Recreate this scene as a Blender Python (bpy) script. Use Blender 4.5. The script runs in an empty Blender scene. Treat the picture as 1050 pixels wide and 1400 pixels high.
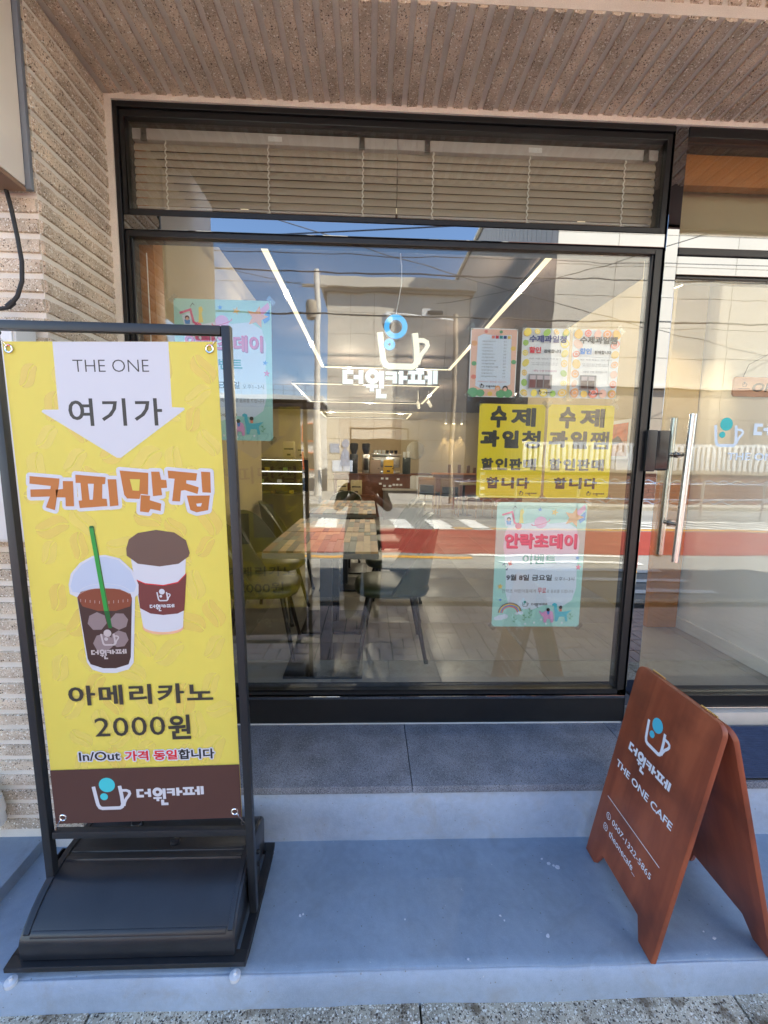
import bpy, bmesh, math, random
from mathutils import Vector, Matrix, noise
random.seed(7)
R = math.radians
S = bpy.context.scene
COL = S.collection

# ------------------------------------------------------------------ camera
cam_d = bpy.data.cameras.new('camera'); cam = bpy.data.objects.new('camera', cam_d); COL.objects.link(cam)
S.camera = cam
yaw, pitch, roll = .03665, -.12126, .01578
fw = Vector((math.sin(yaw)*math.cos(pitch), math.cos(yaw)*math.cos(pitch), math.sin(pitch)))
rt = Vector((math.cos(yaw), -math.sin(yaw), 0)); up = rt.cross(fw)
r2 = math.cos(roll)*rt + math.sin(roll)*up; u2 = -math.sin(roll)*rt + math.cos(roll)*up
cam.matrix_world = Matrix(((r2.x, u2.x, -fw.x, 0), (r2.y, u2.y, -fw.y, -2), (r2.z, u2.z, -fw.z, 1.51), (0, 0, 0, 1)))
cam_d.sensor_fit = 'VERTICAL'; cam_d.sensor_height = 24; cam_d.lens = 24*577.97/1400
cam_d.clip_start = .01; cam_d.clip_end = 600

# ------------------------------------------------------------------ world, sun, exposure
SUN_EL, SUN_AZ = 50, 59
w = bpy.data.worlds.new('World'); S.world = w; w.use_nodes = True
nt = w.node_tree; bg = nt.nodes['Background']; bg.inputs[1].default_value = .115
sky = nt.nodes.new('ShaderNodeTexSky'); sky.sky_type = 'NISHITA'; sky.sun_disc = False
sky.sun_elevation = R(SUN_EL); sky.sun_rotation = R(SUN_AZ); sky.air_density = 1.0; sky.dust_density = .15; sky.ozone_density = 3.0
tc = nt.nodes.new('ShaderNodeTexCoord'); mp = nt.nodes.new('ShaderNodeMapping'); mp.inputs['Scale'].default_value = (1.6, 1.6, 4.2)
mp.inputs['Location'].default_value = (.35, .2, .1)
nz = nt.nodes.new('ShaderNodeTexNoise'); nz.inputs['Scale'].default_value = 2.1; nz.inputs['Detail'].default_value = 9; nz.inputs['Roughness'].default_value = .58
rp = nt.nodes.new('ShaderNodeValToRGB'); rp.color_ramp.elements[0].position = .50; rp.color_ramp.elements[1].position = .68
mx = nt.nodes.new('ShaderNodeMix'); mx.data_type = 'RGBA'; mx.inputs[7].default_value = (5.2, 5.3, 5.6, 1)
nt.links.new(tc.outputs['Generated'], mp.inputs[0]); nt.links.new(mp.outputs[0], nz.inputs['Vector'])
nt.links.new(nz.outputs['Fac'], rp.inputs[0]); sp_ = nt.nodes.new('ShaderNodeSeparateXYZ'); nt.links.new(tc.outputs['Generated'], sp_.inputs[0])
mr_ = nt.nodes.new('ShaderNodeMapRange'); mr_.inputs[1].default_value = .40; mr_.inputs[2].default_value = .12; nt.links.new(sp_.outputs[2], mr_.inputs[0])
mm_ = nt.nodes.new('ShaderNodeMath'); mm_.operation = 'MULTIPLY'; nt.links.new(rp.outputs[0], mm_.inputs[0]); nt.links.new(mr_.outputs[0], mm_.inputs[1])
nt.links.new(mm_.outputs[0], mx.inputs[0])
nt.links.new(sky.outputs[0], mx.inputs[6]); nt.links.new(mx.outputs[2], bg.inputs[0])
sd = Vector((math.sin(R(SUN_AZ))*math.cos(R(SUN_EL)), math.cos(R(SUN_AZ))*math.cos(R(SUN_EL)), math.sin(R(SUN_EL))))
sl = bpy.data.lights.new('sun', 'SUN'); sl.energy = 5.0; sl.angle = R(.5); sl.color = (1, .95, .86)
so = bpy.data.objects.new('sun', sl); COL.objects.link(so); so.rotation_euler = sd.to_track_quat('Z', 'Y').to_euler(); so.location = (0, 0, 30)
S.view_settings.view_transform = 'Standard'; S.view_settings.look = 'None'; S.view_settings.gamma = 1
S.view_settings.use_curve_mapping = False; S.view_settings.exposure = 2.35
S.render.engine = 'CYCLES'; S.cycles.max_bounces = 10; S.cycles.transparent_max_bounces = 16
S.cycles.diffuse_bounces = 5; S.cycles.glossy_bounces = 5; S.cycles.use_denoising = True
S.cycles.sample_clamp_indirect = 8; S.cycles.caustics_reflective = False; S.cycles.caustics_refractive = False

# ------------------------------------------------------------------ helpers
def lin(c):
    return tuple((x/12.92 if x <= .04045 else ((x+.055)/1.055)**2.4) for x in [v/255 for v in c])
def hx(*c): return lin(c) + (1,)

MATS = {}
def mat(name, col=(.5, .5, .5), rough=.6, metal=0, spec=.5, coat=0, emit=None, es=0, bump=0, bscale=60, var=0, vscale=3, detail=5, fine=0, fscale=200, coords='Position', sheen=0):
    """principled material with noise colour variation (var), fine grain (fine) and bump"""
    if name in MATS: return MATS[name]
    m = bpy.data.materials.new(name); m.use_nodes = True; MATS[name] = m
    n = m.node_tree; b = n.nodes['Principled BSDF']
    if len(col) == 3: col = tuple(col) + (1,)
    b.inputs['Base Color'].default_value = col; b.inputs['Roughness'].default_value = rough; b.inputs['Metallic'].default_value = metal
    b.inputs['Specular IOR Level'].default_value = spec; b.inputs['Coat Weight'].default_value = coat
    if sheen: b.inputs['Sheen Weight'].default_value = sheen
    if emit: b.inputs['Emission Color'].default_value = tuple(emit) + (1,); b.inputs['Emission Strength'].default_value = es
    src = None
    if bump or var or fine:
        if coords == 'Position': g = n.nodes.new('ShaderNodeNewGeometry'); src = g.outputs['Position']
        else: g = n.nodes.new('ShaderNodeTexCoord'); src = g.outputs['Object']
    last = None
    def noise_(sc, det=5):
        t = n.nodes.new('ShaderNodeTexNoise'); t.inputs['Scale'].default_value = sc; t.inputs['Detail'].default_value = det
        n.links.new(src, t.inputs['Vector']); return t
    def apply(last, t, amt, lo=.3, hi=.7):
        r_ = n.nodes.new('ShaderNodeMapRange'); r_.inputs[1].default_value = lo; r_.inputs[2].default_value = hi
        r_.inputs[3].default_value = 1-amt; r_.inputs[4].default_value = 1+amt
        n.links.new(t.outputs['Fac'], r_.inputs[0])
        x = n.nodes.new('ShaderNodeMix'); x.data_type = 'RGBA'; x.blend_type = 'MULTIPLY'; x.inputs[0].default_value = 1
        if last is None: x.inputs[6].default_value = col
        else: n.links.new(last, x.inputs[6])
        n.links.new(r_.outputs[0], x.inputs[7]); return x.outputs[2]
    if var: last = apply(last, noise_(vscale, detail), var)
    if fine: last = apply(last, noise_(fscale, 3), fine)
    if last is not None:
        n.links.new(last, b.inputs['Base Color'])
    if bump:
        t = noise_(bscale, 6); bp = n.nodes.new('ShaderNodeBump'); bp.inputs['Strength'].default_value = bump; bp.inputs['Distance'].default_value = .004
        n.links.new(t.outputs['Fac'], bp.inputs['Height']); n.links.new(bp.outputs[0], b.inputs['Normal'])
    return m

class MB:
    def __init__(s): s.v = []; s.f = []; s.m = []
    def add(s, vs, fs, mi=0):
        k = len(s.v); s.v += [tuple(v) for v in vs]; s.f += [[k+i for i in f] for f in fs]; s.m += [mi]*len(fs); return s
    def box(s, x0, x1, y0, y1, z0, z1, mi=0):
        vs = [(x0, y0, z0), (x1, y0, z0), (x1, y1, z0), (x0, y1, z0), (x0, y0, z1), (x1, y0, z1), (x1, y1, z1), (x0, y1, z1)]
        return s.add(vs, [(0, 3, 2, 1), (4, 5, 6, 7), (0, 1, 5, 4), (1, 2, 6, 5), (2, 3, 7, 6), (3, 0, 4, 7)], mi)
    def tube(s, pts, r, n=10, mi=0, cap=True, closed=False):
        pts = [Vector(p) for p in pts]; rs = r if isinstance(r, (list, tuple)) else [r]*len(pts)
        rings = []; prev = None; L = len(pts)
        for i, p in enumerate(pts):
            if closed: d = (pts[(i+1) % L]-pts[i-1])
            else: d = (pts[min(i+1, L-1)]-pts[max(i-1, 0)])
            d.normalize()
            if prev is None: a = d.orthogonal().normalized()
            else: a = (prev - d*prev.dot(d)).normalized()
            prev = a; b = d.cross(a)
            rings.append([p + (a*math.cos(t) + b*math.sin(t))*rs[i] for t in [2*math.pi*j/n for j in range(n)]])
        vs = [q for ring in rings for q in ring]; fs = []
        for i in range(L if closed else L-1):
            k = (i+1) % L
            for j in range(n): fs.append((i*n+j, i*n+(j+1) % n, k*n+(j+1) % n, k*n+j))
        if cap and not closed: fs.append(tuple(range(n))[::-1]); fs.append(tuple(range((L-1)*n, L*n)))
        return s.add(vs, fs, mi)
    def lathe(s, prof, c=(0, 0, 0), n=20, mi=0, ax='z'):
        vs = []
        for r, z in prof:
            for j in range(n):
                t = 2*math.pi*j/n; p = (r*math.cos(t), r*math.sin(t), z)
                if ax == 'y': p = (p[0], z, p[1])
                if ax == 'x': p = (z, p[0], p[1])
                vs.append((p[0]+c[0], p[1]+c[1], p[2]+c[2]))
        fs = [(i*n+j, i*n+(j+1) % n, (i+1)*n+(j+1) % n, (i+1)*n+j) for i in range(len(prof)-1) for j in range(n)]
        fs.append(tuple(range(n))[::-1]); fs.append(tuple(range((len(prof)-1)*n, len(prof)*n)))
        return s.add(vs, fs, mi)
    def prism(s, poly, d0, d1, ax='y', mi=0):
        n = len(poly)
        def P(a, b, d): return (a, d, b) if ax == 'y' else ((d, a, b) if ax == 'x' else (a, b, d))
        vs = [P(a, b, d0) for a, b in poly] + [P(a, b, d1) for a, b in poly]
        fs = [tuple(range(n))[::-1], tuple(range(n, 2*n))] + [(i, (i+1) % n, n+(i+1) % n, n+i) for i in range(n)]
        return s.add(vs, fs, mi)
    def sph(s, c, r, n=12, m=8, sc=(1, 1, 1), mi=0):
        vs = []; fs = []
        for i in range(m+1):
            ph = math.pi*i/m
            for j in range(n):
                t = 2*math.pi*j/n; vs.append((c[0]+r*sc[0]*math.sin(ph)*math.cos(t), c[1]+r*sc[1]*math.sin(ph)*math.sin(t), c[2]+r*sc[2]*math.cos(ph)))
        for i in range(m):
            for j in range(n): fs.append((i*n+j, (i+1)*n+j, (i+1)*n+(j+1) % n, i*n+(j+1) % n))
        return s.add(vs, fs, mi)
    def mesh(s, name, mats, bevel=0, smooth=True, off=(0, 0, 0), ang=35):
        me = bpy.data.meshes.new(name)
        me.from_pydata([(a-off[0], b-off[1], c-off[2]) for a, b, c in s.v], [], s.f)
        for m_ in (mats if isinstance(mats, (list, tuple)) else [mats]): me.materials.append(m_)
        me.polygons.foreach_set('material_index', s.m)
        bm = bmesh.new(); bm.from_mesh(me)
        bmesh.ops.remove_doubles(bm, verts=bm.verts, dist=1e-6)
        bmesh.ops.recalc_face_normals(bm, faces=bm.faces)
        if bevel:
            es = [e for e in bm.edges if len(e.link_faces) == 2 and e.calc_face_angle(0) > .5]
            bmesh.ops.bevel(bm, geom=es, offset=bevel, segments=2, profile=.6, affect='EDGES', clamp_overlap=True)
        bm.to_mesh(me); bm.free()
        if smooth:
            me.polygons.foreach_set('use_smooth', [True]*len(me.polygons)); me.set_sharp_from_angle(angle=R(ang))
        me.update(); return me
    def obj(s, name, mats, parent=None, bevel=0, smooth=True, world=False, ang=35):
        """world=True: coordinates are world ones and the parent sits unrotated at .location"""
        off = (0, 0, 0)
        if world and parent is not None:
            p = parent
            while p is not None: off = tuple(a+b for a, b in zip(off, p.location)); p = p.parent
        o = bpy.data.objects.new(name, s.mesh(name, mats, bevel, smooth, off, ang)); COL.objects.link(o)
        if parent is not None: o.parent = parent
        return o

def thing(name, label, cat, loc=(0, 0, 0), rz=0, group=None):
    o = bpy.data.objects.new(name, None); COL.objects.link(o); o.location = loc; o.rotation_euler = (0, 0, rz); o.empty_display_size = .1
    o['label'] = label; o['category'] = cat
    if group: o['group'] = group
    return o
def tag(o, label, cat, group=None):
    o['label'] = label; o['category'] = cat
    if group: o['group'] = group
    return o
def struct(o): o['kind'] = 'structure'; return o
def place(name, me, loc, parent=None, rot=(0, 0, 0), sc=(1, 1, 1)):
    o = bpy.data.objects.new(name, me); COL.objects.link(o); o.location = loc; o.rotation_euler = rot; o.scale = sc
    if parent is not None: o.parent = parent
    return o
def dup(root, loc, rz, label, group=None):
    def cp(o, par):
        c = o.copy(); COL.objects.link(c); c.parent = par
        for ch in kids.get(o, []): cp(ch, c)
        return c
    kids = {}
    for o in S.objects:
        if o.parent: kids.setdefault(o.parent, []).append(o)
    r = cp(root, None); r.location = loc; r.rotation_euler = (0, 0, rz); r['label'] = label
    if group: r['group'] = group
    return r

# ---- flat print: everything lies in the local XZ plane facing -Y, later layers nearer the viewer
def text_mesh(s, bold=0, spacing=1.0, shear=0):
    c = bpy.data.curves.new('t', 'FONT'); c.body = s; c.size = 1; c.offset = bold; c.space_character = spacing; c.shear = shear
    c.resolution_u = 3; c.fill_mode = 'FRONT' if hasattr(c, 'fill_mode') else 'BOTH'
    o = bpy.data.objects.new('t', c); COL.objects.link(o)
    bpy.context.view_layer.update()
    dg = bpy.context.evaluated_depsgraph_get()
    me = bpy.data.meshes.new_from_object(o.evaluated_get(dg))
    vs = [(v.co.x, v.co.y) for v in me.vertices]; fs = [tuple(p.vertices) for p in me.polygons]
    bpy.data.objects.remove(o); bpy.data.curves.remove(c); bpy.data.meshes.remove(me)
    return vs, fs
TCACHE = {}
def get_text(*a):
    if a not in TCACHE: TCACHE[a] = text_mesh(*a)
    return TCACHE[a]
def strip2d(pts, w, closed=False):
    """thick polyline with mitred joints -> quads without overlap"""
    L = len(pts); out = []
    for i in range(L):
        a = pts[i-1] if (i > 0 or closed) else None; b = pts[(i+1) % L] if (i < L-1 or closed) else None; p = pts[i]
        def nrm(u, v):
            d = (v[0]-u[0], v[1]-u[1]); l = math.hypot(*d) or 1; return (-d[1]/l, d[0]/l)
        if a is None: n = nrm(p, b); k = 1
        elif b is None: n = nrm(a, p); k = 1
        else:
            n1 = nrm(a, p); n2 = nrm(p, b); n = (n1[0]+n2[0], n1[1]+n2[1]); l = math.hypot(*n) or 1; n = (n[0]/l, n[1]/l)
            k = min(2.0, 1/max(.3, n[0]*n1[0]+n[1]*n1[1]))
        out += [(p[0]+n[0]*w/2*k, p[1]+n[1]*w/2*k), (p[0]-n[0]*w/2*k, p[1]-n[1]*w/2*k)]
    fs = [(2*i, 2*i+1, 2*((i+1) % L)+1, 2*((i+1) % L)) for i in range(L if closed else L-1)]
    return out, fs
def arc(cx, cy, r, a0, a1, n=10, ry=None):
    ry = ry or r
    return [(cx+r*math.cos(R(a0+(a1-a0)*i/n)), cy+ry*math.sin(R(a0+(a1-a0)*i/n))) for i in range(n+1)]
class Print:
    def __init__(s, parent, ox=0, oz=0, y0=0, step=.00025, sc=1): s.p = parent; s.ox = ox; s.oz = oz; s.y = y0; s.step = step; s.d = {}; s.sc = sc; s.lv = 0; s.mic = 0
    def up(s, n=1): s.lv += n; s.mic = 0
    def raw(s, name, m, vs, fs):
        mb = s.d.setdefault((name, m.name), (MB(), m))[0]; y = s.y - s.step*(s.lv+1)
        mb.add([(s.ox+a*s.sc, y, s.oz+b*s.sc) for a, b in vs], fs)
    def poly(s, name, m, pts): s.raw(name, m, pts, [tuple(range(len(pts)))])
    def rect(s, name, m, x0, y0, x1, y1): s.poly(name, m, [(x0, y0), (x1, y0), (x1, y1), (x0, y1)])
    def disc(s, name, m, x, y, r, ry=None, n=20, rot=0):
        c, q = math.cos(rot), math.sin(rot); ry = ry or r
        pts = [(r*math.cos(2*math.pi*i/n), ry*math.sin(2*math.pi*i/n)) for i in range(n)]
        s.poly(name, m, [(x+a*c-b*q, y+a*q+b*c) for a, b in pts])
    def line(s, name, m, pts, w, closed=False): v, f = strip2d(pts, w, closed); s.raw(name, m, v, f)
    def star(s, name, m, x, y, r, rot=0):
        s.poly(name, m, [(x+(r if i % 2 == 0 else r*.45)*math.sin(rot+math.pi*i/5), y+(r if i % 2 == 0 else r*.45)*math.cos(rot+math.pi*i/5)) for i in range(10)])
    def text(s, name, m, t, x0, y0, x1, y1, bold=0, spacing=1.0, shear=0, halo=0):
        b0 = min(bold, .012); vs, fs = get_text(t, b0, spacing, shear)
        if not vs: return
        rad = max(0, bold-.012)*1.15
        ax = min(v[0] for v in vs)-rad; bx = max(v[0] for v in vs)+rad; ay = min(v[1] for v in vs)-rad; by = max(v[1] for v in vs)+rad
        sx = (x1-x0)/(bx-ax); sy = (y1-y0)/(by-ay); keep = s.y
        n = 0 if rad <= 0 and not halo else 10
        offs = [(0, 0)]+[(rad*sx*math.cos(2*math.pi*i/n)+halo*math.cos(2*math.pi*i/n), rad*sy*math.sin(2*math.pi*i/n)+halo*math.sin(2*math.pi*i/n)) for i in range(n)]
        for k, (dx, dy) in enumerate(offs):
            s.y = keep-1.1e-5*k; s.raw(name, m, [(x0+(a-ax)*sx+dx, y0+(b-ay)*sy+dy) for a, b in vs], fs)
        s.y = keep
    def halo(s, name, m, pts, w):
        """fat outline round a polygon, each piece on its own micro level"""
        keep = s.y; L = len(pts); k = 0
        for i in range(L):
            a, b = pts[i], pts[(i+1) % L]; v, f = strip2d([a, b], w)
            s.y = keep-4e-6*(s.mic+k); s.raw(name, m, v, f); k += 1
            s.y = keep-4e-6*(s.mic+k); s.raw(name, m, [(a[0]+w/2*math.cos(t), a[1]+w/2*math.sin(t)) for t in [2*math.pi*q/14 for q in range(14)]], [tuple(range(14))]); k += 1
        s.y = keep; s.mic += k
    def done(s):
        out = []
        for (n, _), (mb, m) in s.d.items():
            out.append(mb.obj(n, m, s.p, smooth=False))
            if n == 'bean_pattern': out[-1]['kind'] = 'stuff'
        return out
def logo_shapes():
    """cup 0..1 wide: returns body strip points, handle points, discs (y up, origin at the cup's bottom left)"""
    k = 1/300
    body = [(75, 88), (88, 185), (97, 245)] + [(110, 270), (130, 278)] + [(265, 278), (282, 268), (290, 245), (286, 170), (276, 88)]
    hand = [(288, 128), (325, 128), (345, 138), (350, 156), (340, 176), (318, 203), (304, 232), (297, 262)]
    f = lambda P: [((x-58)*k, (292-y)*k) for x, y in P]
    return f(body), f(hand), (((180-58)*k, (292-77)*k, 62*k), ((150-58)*k, (292-177)*k, 30*k)), 28*k
WORD = dict(boxes=[(0, 12, 60, 33), (0, 33, 24, 66), (0, 66, 60, 90), (95, 12, 121, 88), (66, 40, 95, 62),
                   (138, 92, 208, 109), (162, 109, 186, 130), (218, 14, 244, 112), (200, 118, 226, 146), (200, 146, 260, 170),
                   (254, 15, 322, 33), (254, 44, 297, 60), (297, 33, 322, 82), (333, 10, 359, 85), (359, 38, 384, 60),
                   (390, 8, 482, 27), (408, 27, 428, 60), (448, 27, 468, 60), (388, 60, 490, 82), (488, 34, 507, 54), (507, 4, 531, 84), (538, 4, 564, 80)],
            ring=(176, 45, 42, 15))
def word_polys(k=1/564):
    out = [[(a*k, -d*k), (c*k, -d*k), (c*k, -b*k), (a*k, -b*k)] for a, b, c, d in WORD['boxes']]
    return out
def logo_print(P, name, x, y, w_, m_cup, m_dot, word=None):
    """cup of width w_ with bottom left at x,y ; word=(x,top,width)"""
    body, hand, discs, th = logo_shapes()
    T = lambda pts: [(x+a*w_, y+b*w_) for a, b in pts]
    P.line(name, m_cup, T(body), th*w_); P.up(); P.line(name, m_cup, T(hand), th*.8*w_); P.up()
    for dx, dy, r in discs: P.disc(name, m_dot, x+dx*w_, y+dy*w_, r*w_)
    P.up()
    if word: word_print(P, name, m_cup, *word)
def word_print(P, name, m, wx, wy, ww):
    for pl in word_polys(): P.poly(name, m, [(wx+a*ww, wy+b*ww) for a, b in pl])
    k = ww/564; cx, cy, ro, ri = WORD['ring']
    P.up(); P.line(name, m, arc(wx+cx*k, wy-cy*k, (ro+ri)/2*k, 0, 345, 20), (ro-ri)*k, closed=True); P.up()

# ------------------------------------------------------------------ special materials
def aggregate(name, base, chips, sc, thr, rough=.85, bump=.6, stain=None):
    """exposed stone chips in a cement matrix"""
    m = bpy.data.materials.new(name); m.use_nodes = True; n = m.node_tree; L = n.links; b = n.nodes['Principled BSDF']
    b.inputs['Roughness'].default_value = rough; b.inputs['Specular IOR Level'].default_value = .35
    g = n.nodes.new('ShaderNodeNewGeometry')
    wn = n.nodes.new('ShaderNodeTexNoise'); wn.inputs['Scale'].default_value = 9; L.new(g.outputs['Position'], wn.inputs['Vector'])
    nv = n.nodes.new('ShaderNodeTexNoise'); nv.inputs['Scale'].default_value = 2.2; nv.inputs['Detail'].default_value = 4; L.new(g.outputs['Position'], nv.inputs['Vector'])
    cur = None
    def mixc(fac, a, bb, bt='MIX'):
        x = n.nodes.new('ShaderNodeMix'); x.data_type = 'RGBA'; x.blend_type = bt
        if isinstance(fac, float): x.inputs[0].default_value = fac
        else: L.new(fac, x.inputs[0])
        for i, v in ((6, a), (7, bb)):
            if isinstance(v, tuple): x.inputs[i].default_value = v
            else: L.new(v, x.inputs[i])
        return x.outputs[2]
    r0 = n.nodes.new('ShaderNodeMapRange'); r0.inputs[1].default_value = .3; r0.inputs[2].default_value = .7; r0.inputs[3].default_value = .72; r0.inputs[4].default_value = 1.28
    L.new(wn.outputs['Fac'], r0.inputs[0]); cur = mixc(1.0, base, r0.outputs[0], 'MULTIPLY')
    r1 = n.nodes.new('ShaderNodeMapRange'); r1.inputs[1].default_value = .3; r1.inputs[2].default_value = .7; r1.inputs[3].default_value = .8; r1.inputs[4].default_value = 1.2
    L.new(nv.outputs['Fac'], r1.inputs[0]); cur = mixc(1.0, cur, r1.outputs[0], 'MULTIPLY')
    hs = None
    for k, (sc_, th) in enumerate(((sc, thr), (sc*1.9, thr*.9))):
        v = n.nodes.new('ShaderNodeTexVoronoi'); v.inputs['Scale'].default_value = sc_; v.inputs['Randomness'].default_value = 1
        L.new(g.outputs['Position'], v.inputs['Vector'])
        lt = n.nodes.new('ShaderNodeMath'); lt.operation = 'LESS_THAN'; lt.inputs[1].default_value = th; L.new(v.outputs['Distance'], lt.inputs[0])
        sx = n.nodes.new('ShaderNodeSeparateColor'); L.new(v.outputs['Color'], sx.inputs[0])
        pick = n.nodes.new('ShaderNodeMath'); pick.operation = 'GREATER_THAN'; pick.inputs[1].default_value = .42; L.new(sx.outputs[1], pick.inputs[0])
        mu = n.nodes.new('ShaderNodeMath'); mu.operation = 'MULTIPLY'; L.new(lt.outputs[0], mu.inputs[0]); L.new(pick.outputs[0], mu.inputs[1])
        cr = n.nodes.new('ShaderNodeValToRGB'); cr.color_ramp.interpolation = 'CONSTANT'
        e = cr.color_ramp.elements; e[0].color = chips[0]; e[0].position = 0; e[1].color = chips[1]; e[1].position = 1/len(chips)
        for i in range(2, len(chips)): q = e.new(i/len(chips)); q.color = chips[i]
        L.new(sx.outputs[0], cr.inputs[0]); cur = mixc(mu.outputs[0], cur, cr.outputs[0])
        if hs is None: hs = mu.outputs[0]
        else:
            ad = n.nodes.new('ShaderNodeMath'); ad.operation = 'ADD'; L.new(hs, ad.inputs[0]); L.new(mu.outputs[0], ad.inputs[1]); hs = ad.outputs[0]
    if stain:
        sn = n.nodes.new('ShaderNodeTexNoise'); sn.inputs['Scale'].default_value = stain[1]; sn.inputs['Detail'].default_value = 6; L.new(g.outputs['Position'], sn.inputs['Vector'])
        sr = n.nodes.new('ShaderNodeValToRGB'); sr.color_ramp.elements[0].position = .55; sr.color_ramp.elements[1].position = .68; L.new(sn.outputs['Fac'], sr.inputs[0])
        sm = n.nodes.new('ShaderNodeMath'); sm.operation = 'MULTIPLY'; sm.inputs[1].default_value = stain[2]; L.new(sr.outputs[0], sm.inputs[0])
        cur = mixc(sm.outputs[0], cur, stain[0], 'MIX')
    L.new(cur, b.inputs['Base Color'])
    gn = n.nodes.new('ShaderNodeTexNoise'); gn.inputs['Scale'].default_value = sc*.8; gn.inputs['Detail'].default_value = 5; L.new(g.outputs['Position'], gn.inputs['Vector'])
    ad = n.nodes.new('ShaderNodeMath'); ad.operation = 'ADD'; L.new(hs, ad.inputs[0]); L.new(gn.outputs['Fac'], ad.inputs[1])
    bp = n.nodes.new('ShaderNodeBump'); bp.inputs['Strength'].default_value = bump; bp.inputs['Distance'].default_value = .003
    L.new(ad.outputs[0], bp.inputs['Height']); L.new(bp.outputs[0], b.inputs['Normal'])
    return m

M_rib = aggregate('rock_face_concrete', hx(204, 188, 166), [hx(236, 226, 210), hx(178, 156, 132), hx(112, 98, 84), hx(216, 198, 174), hx(244, 240, 230), hx(180, 158, 134)], 135, .42)
M_mortar = mat('smooth_groove', hx(224, 217, 204)[:3], rough=.9, var=.10, vscale=6, fine=.08, fscale=300, bump=.3, bscale=150)
M_granite_dark = aggregate('flamed_granite', hx(118, 123, 134), [hx(142, 146, 156), hx(92, 96, 104), hx(60, 62, 68), hx(120, 124, 132), hx(156, 160, 168)], 300, .5, rough=.75, bump=.25)
M_granite_pave = aggregate('pavement_granite', hx(190, 178, 156), [hx(226, 218, 200), hx(130, 116, 98), hx(84, 74, 64), hx(190, 174, 150), hx(240, 234, 220)], 130, .5, bump=.8, stain=(hx(96, 76, 52), 13, .85))
def painted(name, base, chip, dirt, chip_th=.035, dirt_amt=.45, bump=.5):
    m = bpy.data.materials.new(name); m.use_nodes = True; n = m.node_tree; L = n.links; b = n.nodes['Principled BSDF']; b.inputs['Specular IOR Level'].default_value = .4
    g = n.nodes.new('ShaderNodeNewGeometry'); P_ = g.outputs['Position']
    def no(sc, det=6, rough=.55, dist=0):
        t = n.nodes.new('ShaderNodeTexNoise'); t.inputs['Scale'].default_value = sc; t.inputs['Detail'].default_value = det; t.inputs['Roughness'].default_value = rough; t.inputs['Distortion'].default_value = dist; L.new(P_, t.inputs['Vector']); return t.outputs['Fac']
    def rng(src, a, b_, c, d):
        r_ = n.nodes.new('ShaderNodeMapRange'); L.new(src, r_.inputs[0]); r_.inputs[1].default_value = a; r_.inputs[2].default_value = b_; r_.inputs[3].default_value = c; r_.inputs[4].default_value = d; return r_.outputs[0]
    def mx_(f, a, c, bt='MIX'):
        x = n.nodes.new('ShaderNodeMix'); x.data_type = 'RGBA'; x.blend_type = bt
        for k, v in ((0, f), (6, a), (7, c)):
            if isinstance(v, (float, int)): x.inputs[k].default_value = v
            elif isinstance(v, tuple): x.inputs[k].default_value = v
            else: L.new(v, x.inputs[k])
        return x.outputs[2]
    cur = mx_(1.0, base, rng(no(2.4, 7), .3, .7, .86, 1.12), 'MULTIPLY'); cur = mx_(1.0, cur, rng(no(38, 4), .3, .7, .95, 1.05), 'MULTIPLY'); cur = mx_(1.0, cur, rng(no(420, 2), .3, .7, .93, 1.07), 'MULTIPLY')
    cur = mx_(rng(no(5.5, 9, .65, 1.2), .52, .74, 0, dirt_amt), cur, dirt)
    v = n.nodes.new('ShaderNodeTexVoronoi'); v.inputs['Scale'].default_value = 30; L.new(P_, v.inputs['Vector'])
    lt = n.nodes.new('ShaderNodeMath'); lt.operation = 'LESS_THAN'; lt.inputs[1].default_value = chip_th*2; L.new(v.outputs['Distance'], lt.inputs[0])
    cur = mx_(lt.outputs[0], cur, mx_(1.0, dirt, (.8, .8, .8, 1), 'MULTIPLY'))
    ch = rng(no(26, 8, .7, 2.0), .685, .70, 0, 1); cur = mx_(ch, cur, chip)
    L.new(cur, b.inputs['Base Color']); L.new(rng(no(7, 8), .3, .7, .34, .56), b.inputs['Roughness'])
    h = n.nodes.new('ShaderNodeMath'); h.operation = 'ADD'; L.new(no(9, 6), h.inputs[0]); h2 = n.nodes.new('ShaderNodeMath'); h2.operation = 'MULTIPLY'; h2.inputs[1].default_value = .12; L.new(no(150, 4), h2.inputs[0]); L.new(h2.outputs[0], h.inputs[1])
    h3 = n.nodes.new('ShaderNodeMath'); h3.operation = 'SUBTRACT'; L.new(h.outputs[0], h3.inputs[0]); h4 = n.nodes.new('ShaderNodeMath'); h4.operation = 'MULTIPLY'; h4.inputs[1].default_value = .25; L.new(lt.outputs[0], h4.inputs[0]); L.new(h4.outputs[0], h3.inputs[1])
    bp = n.nodes.new('ShaderNodeBump'); bp.inputs['Strength'].default_value = bump; bp.inputs['Distance'].default_value = .006; L.new(h3.outputs[0], bp.inputs['Height']); L.new(bp.outputs[0], b.inputs['Normal'])
    return m
M_paint = painted('blue_grey_floor_paint', hx(132, 149, 168), hx(196, 204, 212), hx(112, 122, 130))
M_paint2 = painted('worn_blue_edge_paint', hx(158, 172, 190), hx(206, 206, 206), hx(150, 150, 150), dirt_amt=.6, bump=.8)
M_black = mat('black_aluminium', hx(26, 27, 28)[:3], rough=.35, spec=.5, fine=.1, fscale=30)
def glossy_black():
    m = mat('glossy_black_panel', (.30, .31, .32), rough=.015, metal=1)
    return m
M_gloss = glossy_black()
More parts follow.
